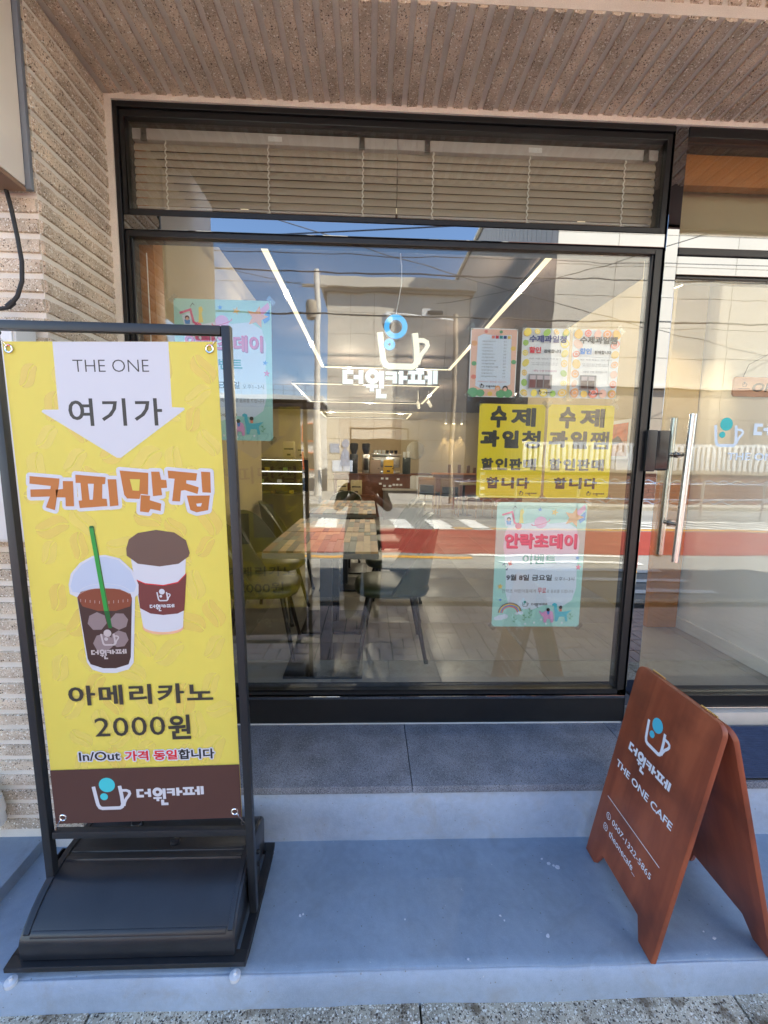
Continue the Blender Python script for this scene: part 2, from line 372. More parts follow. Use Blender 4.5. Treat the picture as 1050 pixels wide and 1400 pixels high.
def glass_mat(name, R0, tint=(1, 1, 1)):
    m = bpy.data.materials.new(name); m.use_nodes = True; n = m.node_tree; n.nodes.clear()
    out = n.nodes.new('ShaderNodeOutputMaterial'); t = n.nodes.new('ShaderNodeBsdfTransparent'); t.inputs[0].default_value = tuple(tint)+(1,)
    g = n.nodes.new('ShaderNodeBsdfGlossy'); g.inputs['Roughness'].default_value = 0; g.inputs[0].default_value = (1, 1, 1, 1)
    lw = n.nodes.new('ShaderNodeLayerWeight'); lw.inputs[0].default_value = .5
    pw = n.nodes.new('ShaderNodeMath'); pw.operation = 'POWER'; pw.inputs[1].default_value = 5
    ma = n.nodes.new('ShaderNodeMath'); ma.operation = 'MULTIPLY_ADD'; ma.inputs[1].default_value = 1-R0; ma.inputs[2].default_value = R0; ma.use_clamp = True
    ge = n.nodes.new('ShaderNodeNewGeometry'); no = n.nodes.new('ShaderNodeTexNoise'); no.inputs['Scale'].default_value = 2.6; no.inputs['Detail'].default_value = 2
    bp = n.nodes.new('ShaderNodeBump'); bp.inputs['Strength'].default_value = 1; bp.inputs['Distance'].default_value = .0007; n.links.new(ge.outputs['Position'], no.inputs['Vector']); n.links.new(no.outputs['Fac'], bp.inputs['Height']); n.links.new(bp.outputs[0], g.inputs['Normal'])
    x = n.nodes.new('ShaderNodeMixShader')
    n.links.new(lw.outputs['Facing'], pw.inputs[0]); n.links.new(pw.outputs[0], ma.inputs[0]); n.links.new(ma.outputs[0], x.inputs[0])
    n.links.new(t.outputs[0], x.inputs[1]); n.links.new(g.outputs[0], x.inputs[2]); n.links.new(x.outputs[0], out.inputs[0])
    return m
M_glass = glass_mat('window_glass', .088, (.93, .95, .93))
M_glass_in = glass_mat('display_glass', .03, (.95, .97, .96))
M_steel = mat('brushed_steel', (.62, .61, .59), rough=.22, metal=1, fine=.06, fscale=80)
M_chrome = mat('chrome', (.8, .8, .8), rough=.08, metal=1)
M_white = mat('white_paint', hx(222, 222, 218)[:3], rough=.6, var=.04)
M_woodtrim = mat('orange_oak_trim', hx(176, 112, 52)[:3], rough=.45, var=.12, vscale=8, fine=.08, fscale=120)
M_beige = mat('beige_plaster', hx(188, 172, 140)[:3], rough=.85, var=.05, vscale=1.5, bump=.1, bscale=60)
M_ceil = mat('mauve_brown_ceiling', hx(92, 80, 76)[:3], rough=.85, var=.04)
M_whitewall = mat('white_wall', hx(232, 232, 230)[:3], rough=.8, var=.03, bump=.08, bscale=80)
M_tile = mat('grey_porcelain_tile', hx(158, 154, 148)[:3], rough=.32, spec=.5, var=.07, vscale=5, fine=.05, fscale=150)
M_grout = mat('grout', hx(150, 148, 142)[:3], rough=.9)
M_asphalt = mat('asphalt', hx(140, 138, 132)[:3], rough=.9, var=.12, vscale=1.2, fine=.2, fscale=120, bump=.3, bscale=200)
M_redlane = mat('red_lane_paint', hx(142, 48, 34)[:3], rough=.85, var=.10, vscale=1.0, fine=.1, fscale=90)
M_roadwhite = mat('road_marking_white', hx(226, 224, 216)[:3], rough=.8, var=.08, vscale=4, fine=.06)
M_yellowline = mat('road_marking_yellow', hx(222, 160, 40)[:3], rough=.8, var=.08, vscale=3)
M_cream = mat('cream_facade_panel', hx(214, 204, 186)[:3], rough=.75, var=.05, vscale=.6, fine=.03, fscale=30)
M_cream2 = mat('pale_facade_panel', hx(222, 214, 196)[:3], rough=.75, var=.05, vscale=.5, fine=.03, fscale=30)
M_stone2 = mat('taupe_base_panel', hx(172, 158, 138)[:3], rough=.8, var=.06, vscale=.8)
M_darkjoint = mat('facade_joint', hx(96, 88, 78)[:3], rough=.9)
M_darkglass = mat('dark_entrance_glass', (.02, .022, .024), rough=.08, spec=.6)
M_brownbrick = mat('brown_brick', hx(124, 84, 68)[:3], rough=.85, var=.18, vscale=5, fine=.1, fscale=60, bump=.3, bscale=40)
M_wire = mat('black_cable', (.02, .02, .02), rough=.6)

# ------------------------------------------------------------------ ground and street
GZ = -.16
def sheet(name, m, x0, x1, y0, y1, z, t=.003):
    return MB().box(x0, x1, y0, y1, z-t, z).obj(name, m, smooth=False)
o = MB().add([(-260, -260, GZ-.16), (260, -260, GZ-.16), (260, 260, GZ-.16), (-260, 260, GZ-.16)], [(0, 1, 2, 3)]).obj('ground', M_asphalt, smooth=False); struct(o)
road = MB().box(-60, 60, -14.0, -3.05, GZ-.15, GZ-.11).obj('road', M_asphalt, smooth=False); struct(road)
RZ = GZ-.11
o = sheet('bus_lane', M_redlane, -60, 60, -8.95, -6.05, RZ+.006); struct(o)
def marking(name, m, poly, z=RZ+.010):
    o = MB().prism(poly, z-.003, z, ax='z').obj(name, m, smooth=False); return struct(o)
marking('yellow_line', M_yellowline, [(-60, -5.78), (1.95, -5.78), (1.95, -5.62), (-60, -5.62)])
marking('yellow_line', M_yellowline, [(2.2, -9.25), (60, -9.25), (60, -9.1), (2.2, -9.1)])
for k in range(-4, 3):
    x = .62 + k*1.05
    if k != -1 and not (-4 < k < -2): marking('crossing_stripe', M_roadwhite, [(x, -10.75), (x+.52, -10.75), (x+.62, -9.0), (x+.08, -9.0)])
for i in range(5):
    y = -6.0 + i*.56
    marking('crossing_stripe', M_roadwhite, [(1.9+i*.42, y), (4.9, y+.05), (4.9, y+.2), (2.0+i*.42, y+.17)], RZ+.014)
for i in range(6):
    marking('hatched_marking', M_roadwhite, [(7.0+i*.9, -10.6), (7.3+i*.9, -10.6), (8.9+i*.9, -9.4), (8.6+i*.9, -9.4)], RZ+.014)
for yy in (-10.7, -9.45): marking('hatched_marking', M_roadwhite, [(6.6, yy), (16, yy), (16, yy+.12), (6.6, yy+.12)], RZ+.018)
far = MB().box(-60, 60, -120, -14.15, GZ-.15, GZ+.02).obj('far_pavement', mat('far_paving', hx(172, 166, 154)[:3], rough=.9, var=.12, vscale=2, fine=.1), smooth=False); struct(far)
for i in range(14):
    o = MB().box(-21+i*3, -21+i*3+2.985, -14.15, -14.0, GZ-.13, GZ+.022).obj('far_kerb', M_granite_pave, smooth=False); struct(o)
# near sidewalk: paver bed, basket-weave pavers, kerb, granite edge slabs
bed = MB().box(-30, 30, -2.9, -1.40, GZ-.05, GZ-.014).obj('sidewalk', mat('sand_joint', hx(36, 30, 26)[:3], rough=.95), smooth=False); struct(bed)
M_paver = mat('brown_paver', hx(188, 162, 148)[:3], rough=.85, var=.16, vscale=3, fine=.12, fscale=120, bump=.3, bscale=120)
pm = [MB().box(.005, .215, .005, .105, -.04, 0).mesh('paver', M_paver, bevel=.004), MB().box(.005, .105, .005, .215, -.04, 0).mesh('paver', M_paver, bevel=.004)]
n_ = 0
for i in range(-8, 12):
    for j in range(7):
        x, y = i*.22, -1.62-j*.22+.0
        if y < -2.9: continue
        for k in range(2):
            if n_ >= 290: break
            dz = random.uniform(-.002, .002)
            if (i+j) % 2: place('paver', pm[0], (x, y+k*.11, GZ+dz-.002), bed)
            else: place('paver', pm[1], (x+k*.11, y, GZ+dz-.002), bed)
            n_ += 1
rest = MB()
for i in range(-30, 40):
    for j in range(6):
        if -8 <= i < 12: continue
        x, y = i*.22, -1.62-j*.22
        for k in range(2):
            if (i+j) % 2: rest.box(x+.003, x+.217, y+k*.11+.003, y+k*.11+.106, GZ-.04, GZ-.002)
            else: rest.box(x+k*.11+.003, x+k*.11+.106, y+.003, y+.217, GZ-.04, GZ-.002)
o = rest.obj('side_pavers', M_paver, bed, smooth=False); o['kind'] = 'stuff'
for i in range(-8, 12):
    o = MB().box(i*1.0+.004, i*1.0+.996, -3.05, -2.905, GZ-.15, GZ+.0).obj('kerb', M_granite_pave, bevel=.008); struct(o)
for i in range(-7, 9):
    x = .176 + i*1.0
    o = MB().box(x+.003, x+.997, -1.397, -.885, GZ-.06, GZ).obj('pavement_slab', M_granite_pave, bevel=.004); struct(o)

# shop-front steps (hand-painted concrete, slightly wavy front edge)
def wavy_block(name, x0, x1, yb, yf, z0, z1, m, amp, seed, nx=90):
    mb = MB(); vs = []; fs = []
    rows = [(yb, z1, 0), (yf+.03, z1, .3), (yf+.006, z1-.001, 1), (yf, z1-.007, 1), (yf-.004, (z0+z1)/2, .8), (yf-.006, z0, .8)]
    for i in range(nx+1):
        x = x0+(x1-x0)*i/nx
        for (y, z, k) in rows:
            a = noise.noise(Vector((x*2.1, seed, z*3)))*amp*k + noise.noise(Vector((x*9, seed+4, z*9)))*amp*.35*k
            b_ = noise.noise(Vector((x*3.1, seed+9, y*2)))*amp*.35*(1 if k else 0)
            vs.append((x, y+a, z+b_))
    q = len(rows)
    for i in range(nx):
        for j in range(q-1): fs.append((i*q+j, (i+1)*q+j, (i+1)*q+j+1, i*q+j+1))
    return mb.add(vs, fs).obj(name, m, ang=60)
plat = wavy_block('painted_step', -3.2, 5, -.30, -.878, GZ-.01, -.045, M_paint, .010, 3); struct(plat)
# worn lighter strip of paint on the front riser
strip = wavy_block('step_riser_paint', -3.2, 5, -.881, -.884, GZ-.01, -.050, M_paint2, .010, 3); struct(strip)
ris = wavy_block('upper_step_riser', -3.2, 5, -.30, -.428, -.07, .168, M_paint2, .003, 8); struct(ris)
for i in range(-4, 5):
    x = .19 + i*1.02
    o = MB().box(x+.0015, x+1.0185, -.437, -.0, .168, .2).obj('granite_slab', M_granite_dark, bevel=.003); struct(o)
blk = MB().box(-3.2, -1.272, -.885, -.430, -.10, .004).obj('side_step', M_paint, bevel=.012); struct(blk)
# flakes of bare plaster on the paint
fl = thing('paint_chip_patch', 'scattered pale paint chips and plaster crumbs on the blue step by the wooden board', 'chips', (.7, -.75, -.045))
M_chip = mat('pale_chip', hx(196, 202, 214)[:3], rough=.8)
for i, (x, y, s_) in enumerate([(.72, -.55, .010), (.735, -.558, .006), (.748, -.565, .012), (.70, -.53, .005), (.61, -.80, .008), (1.16, -.82, .008), (-.22, -.72, .006), (-.21, -.715, .004), (.14, -.74, .004), (.47, -.735, .006), (.48, -.75, .004), (1.09, -.62, .006), (.33, -.86, .005), (1.14, -.80, .005)]):
    pts = [(x+s_*random.uniform(.5, 1)*math.cos(a), y+s_*random.uniform(.3, .8)*math.sin(a)) for a in [k*math.pi/3.5 for k in range(7)]]
    MB().prism(pts, -.046, -.0425, ax='z').obj('chip', M_chip, fl, world=True)

# ------------------------------------------------------------------ the shop building
bld = thing('shop_building', 'three storey building clad in rough ribbed brown concrete around the black shop front', 'building', (0, 0, 0))
SX0, SX1 = -9.0, 14.0
def bx(name, m, *c, bevel=0, parent=bld): return MB().box(*c).obj(name, m, parent, bevel=bevel, smooth=False, world=True)
bx('wall', M_mortar, SX0, -1.112, -.440, .0, GZ-.1, 2.99)               # front pier left of the opening
bx('wall', M_mortar, SX0, -1.085, .0, .20, GZ-.1, 2.99)
bx('wall', M_mortar, 3.2, SX1, -.44, .2, GZ-.1, 2.99)
up_ = bx('upper_storeys', M_mortar, SX0, SX1, -.440, 10.9, 2.995, 10.05)
bx('side_wall', M_mortar, SX0, SX0+.2, .2, 10.9, GZ-.1, 2.99)
bx('side_wall', M_mortar, SX1-.2, SX1, .2, 10.9, GZ-.1, 2.99)
bx('rear_wall', M_mortar, SX0, SX1, 10.9, 11.1, GZ-.1, 10.0)
# plain mortar reveals next to the frame
bx('reveal', M_mortar, -1.112, -1.079, -.035, .0, -.045, 2.985)
bx('reveal', M_mortar, -1.079, 3.2, -.035, .0, 2.968, 2.994)
# rock faced ribs
def rib_mesh(L, seed, w_=.043, h=.010):
    rnd = random.Random(seed); n = 14; vs = []; fs = []
    for i in range(n+1):
        x = L*i/n
        j = lambda a: rnd.uniform(-a, a)
        vs += [(x, 0, -w_/2+j(.0012)), (x, -h*.8+j(.0025), -w_/2+.002+j(.0015)), (x, -h+j(.0035), j(.006)), (x, -h*.8+j(.0025), w_/2-.002+j(.0015)), (x, 0, w_/2+j(.0012))]
    for i in range(n):
        for k in range(4): fs.append((i*5+k, i*5+k+1, (i+1)*5+k+1, (i+1)*5+k))
    fs.append((0, 1, 2, 3, 4)); fs.append(tuple(n*5+k for k in (4, 3, 2, 1, 0)))
    return MB().add(vs, fs).mesh('rib', M_rib, ang=50)
ribF = [rib_mesh(1.6, i) for i in range(3)]; ribS = [rib_mesh(.405, 10+i) for i in range(3)]; ribV = [rib_mesh(.40, 20+i) for i in range(3)]
for k in range(-34, 15):
    z = 2.080+.063*k
    if z < .012 or z > 2.965: continue
    place('rib', random.choice(ribF), (-2.712, -.440, z), bld)                          # front pier, faces the street
    place('rib', random.choice(ribS), (-1.112, -.438, z), bld, rot=(0, 0, R(90)))       # reveal wall, faces +X
for k in range(68):                                                                    # soffit
    x = -1.063 + .0645*k
    place('rib', random.choice(ribS), (x, -.440, 2.994), bld, rot=Matrix(((0, 0, 1), (1, 0, 0), (0, 1, 0))).to_euler())
for k in range(80):                                                                    # fascia above the opening
    x = -1.9 + .0645*k
    place('rib', random.choice(ribV), (x, -.440, 3.03), bld, rot=Matrix(((0, 0, -1), (0, 1, 0), (1, 0, 0))).to_euler())
# canopy board above the shop front (seen only as the dark band in the glass)
cb = thing('sign_canopy', 'dark signboard box projecting over the shop front', 'signboard', (1.2, -.7, 3.05))
MB().box(-1.0, 4.2, -.95, -.458, 3.06, 3.75).obj('box', mat('dark_sign_box', hx(70, 60, 54)[:3], rough=.6), cb, world=True, bevel=.01)
MB().box(-1.02, 4.22, -.97, -.95, 3.05, 3.77).obj('front_panel', M_black, cb, world=True)

# ------------------------------------------------------------------ window front
win = thing('shop_window', 'large black framed shop window with a transom row over one big fixed pane', 'window', (.1, 0, .2))
def wb(name, m, *c, bevel=.002, parent=win): return MB().box(*c).obj(name, m, parent, bevel=bevel, smooth=False, world=True)
wb('outer_frame', M_black, -1.079, -1.060, -.028, .07, .2, 2.967)
wb('head_frame', M_black, -1.060, 1.311, -.028, .07, 2.945, 2.967)
f = MB()
for x0, x1, z0, z1 in ((-1.058, -1.036, 2.535, 2.943), (1.286, 1.309, 2.535, 2.943)): f.box(x0, x1, -.018, .055, z0, z1)
f.box(-1.036, 1.286, -.018, .055, 2.915, 2.943); f.box(-1.036, 1.286, -.018, .055, 2.535, 2.560)
f.obj('transom_frame', M_black, win, bevel=.003, smooth=False, world=True)
wb('transom_pane', M_glass, -1.036, 1.286, -.003, .003, 2.560, 2.915, bevel=0)
wb('spandrel_panel', M_gloss, -1.058, 1.309, -.022, .055, 2.476, 2.533)
f = MB()
for x0, x1, z0, z1 in ((-1.058, -1.040, .372, 2.474), (1.275, 1.309, .372, 2.474)): f.box(x0, x1, -.018, .055, z0, z1)
f.box(-1.040, 1.275, -.018, .055, 2.449, 2.474); f.box(-1.040, 1.275, -.018, .055, .350, .372)
f.obj('sash_frame', M_black, win, bevel=.004, smooth=False, world=True)
f = MB(); f.box(-1.040, -1.030, -.010, .04, .372, 2.449); f.box(1.264, 1.275, -.010, .04, .372, 2.449); f.obj('glazing_bead', M_black, win, bevel=.002, smooth=False, world=True)
wb('pane', M_glass, -1.040, 1.275, -.003, .003, .372, 2.449, bevel=0)
wb('sill_ledge', M_gloss, -1.058, 1.309, -.030, .055, .332, .348)
wb('sill_box', M_black, -1.058, 1.313, -.022, .055, .203, .330)
wb('caulk_line', M_white, -1.079, 1.3, -.031, -.024, .2005, .2035, bevel=0)
fr = thing('door_frame', 'black metal door frame with mirror dark header right of the window', 'door frame', (1.9, 0, .2))
wb('mullion', M_gloss, 1.313, 1.371, -.026, .07, .205, 2.967, parent=fr)
wb('head_bar', M_black, 1.373, 3.2, -.028, .07, 2.925, 2.967, parent=fr)
wb('transom_bar', M_black, 1.373, 3.2, -.028, .06, 2.447, 2.476, parent=fr)
wb('transom_panel', M_gloss, 1.373, 3.2, -.020, .06, 2.478, 2.533, parent=fr)
wb('header_panel', M_gloss, 1.373, 3.2, -.018, .06, 2.366, 2.445, parent=fr)
wb('transom_pane', M_glass, 1.373, 3.2, -.003, .003, 2.535, 2.923, bevel=0, parent=fr)
wb('threshold', M_black, 1.373, 3.2, -.028, .07, .285, .345, parent=fr)
wb('threshold_plate', M_steel, 1.373, 3.2, -.035, .07, .272, .284, parent=fr)
st = MB().box(1.33, 3.2, -.062, .07, .2005, .271).obj('threshold_stone', mat('pale_stone', hx(206, 198, 186)[:3], rough=.6, var=.06, vscale=12), bevel=.004); struct(st)
dr = thing('glass_door', 'frameless glass shop door with long steel pull handles', 'door', (1.9, 0, .35))
wb('door_pane', M_glass, 1.385, 3.15, -.005, .005, .352, 2.352, bevel=0, parent=dr)
wb('top_rail', M_black, 1.385, 3.15, -.012, .012, 2.352, 2.362, parent=dr)
for nm, y, z0, z1, x0, x1 in (('outer_handle', -.065, 1.048, 1.745, 1.4715, 1.4885), ('inner_handle', .055, 1.060, 1.738, 1.479, 1.486)):
    h = MB().tube([(x0, y, z0), (x1, y, z1)], .0155, n=20).obj(nm, M_steel, dr, world=True)
sdo = MB()
for z in (1.56, 1.228): sdo.tube([(1.479, -.055, z), (1.481, .05, z)], .0095, n=12); sdo.lathe([(.016, -.016), (.016, -.006)], (1.480, 0, z), ax='y', n=14); sdo.lathe([(.016, .006), (.016, .016)], (1.480, 0, z), ax='y', n=14)
sdo.obj('standoff', mat('dark_steel', (.35, .34, .33), rough=.25, metal=1), dr, world=True)
lk = thing('digital_lock', 'black rounded digital lock box beside the steel door handle', 'door lock', (1.39, -.02, 1.57))
MB().box(1.352, 1.418, -.034, -.007, 1.482, 1.672).obj('cover', mat('black_lock_plastic', (.012, .012, .013), rough=.18), lk, world=True, bevel=.012)
MB().box(1.300, 1.349, -.040, -.028, 1.478, 1.672).obj('strike_box', mat('black_strike', (.015, .015, .016), rough=.3), lk, world=True, bevel=.006)

# ------------------------------------------------------------------ things on the left pier
M_signw = mat('cream_sign_face', hx(242, 232, 216)[:3], rough=.5, var=.03, vscale=2)
t = thing('projecting_sign', 'cream projecting sign box fixed high on the left pier', 'sign', (-1.17, -.5, 2.36))
MB().box(-1.26, -1.120, -1.25, -.474, 2.372, 3.3).obj('box', M_signw, t, world=True, bevel=.006)
MB().box(-1.262, -1.106, -.472, -.457, 2.366, 3.3).obj('mounting_rail', mat('grey_rail', hx(128, 134, 142)[:3], rough=.4, metal=.3), t, world=True, bevel=.003)
MB().box(-1.26, -1.122, -1.25, -.474, 2.358, 2.370).obj('bottom_trim', mat('brown_trim', hx(140, 112, 90)[:3], rough=.6), t, world=True)
c = MB().tube([(-1.185, -.475, 2.37), (-1.168, -.48, 2.30), (-1.158, -.478, 2.22), (-1.150, -.478, 2.14), (-1.153, -.48, 2.08), (-1.168, -.485, 2.03), (-1.185, -.49, 2.005), (-1.20, -.492, 1.990), (-1.225, -.495, 1.985), (-1.26, -.50, 1.965)], .0065, n=10)
c.tube([(-1.180, -.487, 2.012), (-1.198, -.492, 1.992)], .0095, n=10)
tag(c.obj('power_cable', M_wire), 'black power cable hanging down the ribbed pier from the cream sign box', 'cable')
t = thing('meter_box', 'white metal cabinet on the ribbed pier behind the yellow banner', 'cabinet', (-1.3, -.5, 1.22))
MB().box(-1.60, -1.137, -.545, -.458, 1.215, 1.940).obj('case', M_white, t, world=True, bevel=.006)
MB().box(-1.595, -1.145, -.552, -.546, 1.225, 1.930).obj('door_panel', mat('off_white_panel', hx(228, 228, 226)[:3], rough=.45), t, world=True, bevel=.003)
MB().box(-1.20, -1.185, -.556, -.552, 1.55, 1.60).obj('latch', M_steel, t, world=True)
p = MB().tube([(-1.425, -.48, .10), (-1.425, -.50, .235), (-1.43, -.53, .262), (-1.46, -.56, .27), (-1.6, -.565, .27)], .038, n=16)
p.tube([(-1.425, -.487, .15), (-1.425, -.50, .215)], .044, n=16)
tag(p.obj('drain_pipe', M_white), 'white plastic pipe elbow at the foot of the left pier', 'pipe')

# ------------------------------------------------------------------ banner stand
PAP = dict(rough=.42, spec=.4, bump=.55, bscale=4.5)
M_stand = mat('black_powder_coat', hx(34, 36, 40)[:3], rough=.38, spec=.5, fine=.06, fscale=80)
M_plastic = mat('black_blow_moulded_plastic', hx(34, 36, 41)[:3], rough=.30, spec=.5, bump=.25, bscale=14, var=.22, vscale=9, fine=.12, fscale=260)
st = thing('banner_stand', 'black steel banner stand rising from a curved plastic water tank on the step', 'stand', (-.71, -.70, -.045))
TILT = .0235
def tl(x, z): return x - TILT*(z-.3)
for x in (-1.018, -.371):
    MB().add([(x-.0125, -.745, 0.0), (x+.0125, -.745, 0), (x+.0125, -.720, 0), (x-.0125, -.720, 0)] + [(tl(x+d, 1.880), yy, 1.880) for d, yy in ((-.0125, -.745), (.0125, -.745), (.0125, -.720), (-.0125, -.720))],
             [(0, 3, 2, 1), (4, 5, 6, 7), (0, 1, 5, 4), (1, 2, 6, 5), (2, 3, 7, 6), (3, 0, 4, 7)]).obj('post', M_stand, st, bevel=.003, world=True)
MB().add([(tl(-1.0075, 1.865)+a*.622, y, z) for z in (1.854, 1.8795) for a, y in ((0, -.744), (1, -.744), (1, -.721), (0, -.721))],
         [(0, 3, 2, 1), (4, 5, 6, 7), (0, 1, 5, 4), (1, 2, 6, 5), (2, 3, 7, 6), (3, 0, 4, 7)]).obj('top_bar', M_stand, st, bevel=.003, world=True)
MB().box(-1.004, -.385, -.744, -.721, .285, .309).obj('cross_bar', M_stand, st, bevel=.003, world=True)
f = MB(); f.box(-1.068, -.357, -.882, -.846, -.020, -.004); f.box(-1.068, -.357, -.512, -.476, -.020, -.004); f.box(-1.068, -1.040, -.846, -.512, -.020, -.004); f.box(-.385, -.357, -.846, -.512, -.020, -.004)
f.obj('base_frame', M_stand, st, bevel=.002, smooth=False, world=True)
# tank: curved profile extruded, with an inset panel, ridge and cap
prof = [(-.866, -.003), (-.868, .050), (-.862, .066), (-.845, .086), (-.815, .112), (-.785, .131), (-.745, .148), (-.70, .158), (-.65, .163), (-.60, .163), (-.545, .158), (-.512, .146), (-.497, .125), (-.492, .09), (-.496, -.003)]
def prof_z(y):
    for (a, b), (c_, d) in zip(prof[1:], prof[2:]):
        if a <= y <= c_: return b+(d-b)*(y-a)/(c_-a)
    return .16
tk = MB().prism(prof, -1.034, -.392, ax='x').obj('water_tank', M_plastic, st, bevel=.009, world=True, ang=40)
rim = MB()
ys = [-.855+.285*i/16 for i in range(17)]
def rail(x0, x1, ya, yb, h):      # a raised band that follows the curved top
    n = 12; vs = []; fs = []
    for i in range(n+1):
        y = ya+(yb-ya)*i/n; z = prof_z(y); vs += [(x0, y, z-.004), (x0+.002, y, z+h), (x1-.002, y, z+h), (x1, y, z-.004)]
    for i in range(n):
        for k in range(4): fs.append((i*4+k, i*4+(k+1) % 4, (i+1)*4+(k+1) % 4, (i+1)*4+k))
    fs += [(0, 1, 2, 3), (n*4+3, n*4+2, n*4+1, n*4)]
    return vs, fs
tkoff = st
for x0, x1 in ((-1.026, -1.006), (-.418, -.400)):
    o = MB().add(*rail(x0, x1, -.856, -.50, .005)).obj('raised_rim', M_plastic, tk, world=False); o.location = tuple(-a for a in st.location)
rg = MB()
def hband(ya, yb, h, x0=-1.003, x1=-.421):
    vs = [(x, y, prof_z(y)+(h if k else -.003)) for x in (x0, x1) for y, k in ((ya, 0), (ya+.003, 1), (yb-.003, 1), (yb, 0))]
    return vs, [(0, 1, 2, 3), (4, 7, 6, 5), (0, 4, 5, 1), (1, 5, 6, 2), (2, 6, 7, 3), (3, 7, 4, 0)]
rg.add(*hband(-.700, -.684, .006)); rg.add(*hband(-.672, -.652, .004)); rg.add(*hband(-.862, -.848, .004))
o = rg.obj('moulded_ridge', M_plastic, tk, bevel=.0015); o.location = tuple(-a for a in st.location)
o = MB().lathe([(.021, .158), (.021, .170), (.018, .174), (.004, .175)], (-.840, -.560, 0), n=20).box(-.857, -.823, -.563, -.557, .173, .181).obj('filler_cap', M_plastic, tk); o.location = tuple(-a for a in st.location)
o = MB().lathe([(.016, .160), (.016, .168), (.010, .170)], (-.668, -.637, 0), n=16).box(-.684, -.652, -.641, -.634, .169, .176).obj('drain_plug', M_plastic, tk, bevel=.001); o.location = tuple(-a for a in st.location)
for sx in (-1.040, -.386):
    sgn = 1 if sx > -.7 else -1
    MB().prism([(-.735, -.01), (-.60, -.004), (-.615, .12), (-.655, .165), (-.72, .165)], sx, sx+.003*sgn, ax='x').obj('side_bracket', M_stand, st, world=True)
for (yy, zz) in ((-.648, .13), (-.640, .075), (-.705, .035)):
    MB().lathe([(.0075, -.381), (.0075, -.373), (.004, -.371)], (0, yy, zz), ax='x', n=12).obj('bolt', M_chrome if False else M_stand, st, world=True)
for x, y in ((-1.040, -.892), (-.386, -.892), (-1.040, -.49), (-.374, -.49)):
    MB().lathe([(.0155, -.0445), (.0165, -.041), (.0165, -.032), (.006, -.030), (.005, -.020)], (x, y, 0), n=16).obj('foot', mat('pearl_white_foot', hx(210, 214, 220)[:3], rough=.12), st, world=True)

# ------------------------------------------------------------------ printed inks
I_yel = mat('ink_yellow', hx(212, 198, 84)[:3], **PAP); I_yel2 = mat('ink_yellow_bean', hx(220, 194, 94)[:3], **PAP); I_yel3 = mat('ink_yellow_light', hx(222, 201, 98)[:3], **PAP)
I_white = mat('ink_white', hx(206, 206, 212)[:3], **PAP); I_brown = mat('ink_dark_brown', hx(84, 56, 50)[:3], **PAP); I_cup = mat('ink_cola_brown', hx(66, 44, 40)[:3], **PAP)
I_orange = mat('ink_orange_brown', hx(186, 112, 48)[:3], **PAP); I_dk = mat('ink_charcoal', hx(62, 58, 52)[:3], **PAP); I_black = mat('ink_black', hx(40, 38, 38)[:3], **PAP)
I_red = mat('ink_red', hx(208, 42, 52)[:3], **PAP); I_teal = mat('ink_teal', hx(72, 196, 204)[:3], **PAP); I_green = mat('ink_straw_green', hx(38, 150, 62)[:3], **PAP); I_green2 = mat('ink_straw_dark', hx(20, 96, 44)[:3], **PAP)
I_liq = mat('ink_liquid_brown', hx(130, 66, 44)[:3], **PAP); I_lid = mat('ink_lid_brown', hx(104, 80, 70)[:3], **PAP); I_ice = mat('ink_ice', hx(140, 122, 122)[:3], **PAP); I_dome = mat('ink_dome', hx(184, 194, 212)[:3], **PAP)
I_sleeve = mat('ink_sleeve', hx(112, 54, 52)[:3], **PAP); I_pale = mat('ink_pale_grey', hx(190, 178, 176)[:3], **PAP); I_shade = mat('ink_cup_shadow', hx(228, 176, 140)[:3], **PAP)

# ------------------------------------------------------------------ yellow banner (hangs in the frame)
BW, BH = .592, 1.492
bn = thing('hanging_banner', 'tall yellow coffee banner with a white arrow hooked into the black stand', 'banner', (-.994, -.7325, .332))
bn.rotation_euler = (0, -math.atan(TILT), 0)
mb = MB(); vs = []; fs = []; nx, nz = 16, 30
def sag(a, b): return .0035*math.sin(a*5.1+.6)*math.cos(b*2.3)+.002*math.sin(b*9+a*3)
# kept flat enough for its print: only the edge turns
M_cloth = bpy.data.materials.new('banner_vinyl'); M_cloth.use_nodes = True; _n = M_cloth.node_tree; _b = _n.nodes['Principled BSDF']
_b.inputs['Base Color'].default_value = hx(250, 240, 122); _b.inputs['Roughness'].default_value = .42
_g = _n.nodes.new('ShaderNodeNewGeometry'); _o = _n.nodes.new('ShaderNodeTexNoise'); _o.inputs['Scale'].default_value = 4.5; _o.inputs['Detail'].default_value = 6; _p = _n.nodes.new('ShaderNodeBump'); _p.inputs['Strength'].default_value = .55; _p.inputs['Distance'].default_value = .004
_n.links.new(_g.outputs['Position'], _o.inputs['Vector']); _n.links.new(_o.outputs['Fac'], _p.inputs['Height']); _n.links.new(_p.outputs[0], _b.inputs['Normal'])
_t = _n.nodes.new('ShaderNodeBsdfTranslucent'); _t.inputs[0].default_value = hx(250, 232, 90); _x = _n.nodes.new('ShaderNodeMixShader'); _x.inputs[0].default_value = .42
_n.links.new(_b.outputs[0], _x.inputs[1]); _n.links.new(_t.outputs[0], _x.inputs[2]); _n.links.new(_x.outputs[0], _n.nodes['Material Output'].inputs[0])
mb.box(0, BW, -.0006, .0006, 0, BH).obj('cloth', M_cloth, bn, smooth=False)
I_bk = mat('show_through_dark', hx(120, 110, 60)[:3], **PAP); I_bkb = mat('show_through_brown', hx(112, 92, 72)[:3], **PAP); I_bkw = mat('show_through_white', hx(206, 198, 160)[:3], **PAP); I_bko = mat('show_through_orange', hx(190, 150, 74)[:3], **PAP); I_bkr = mat('show_through_red', hx(190, 116, 70)[:3], **PAP)
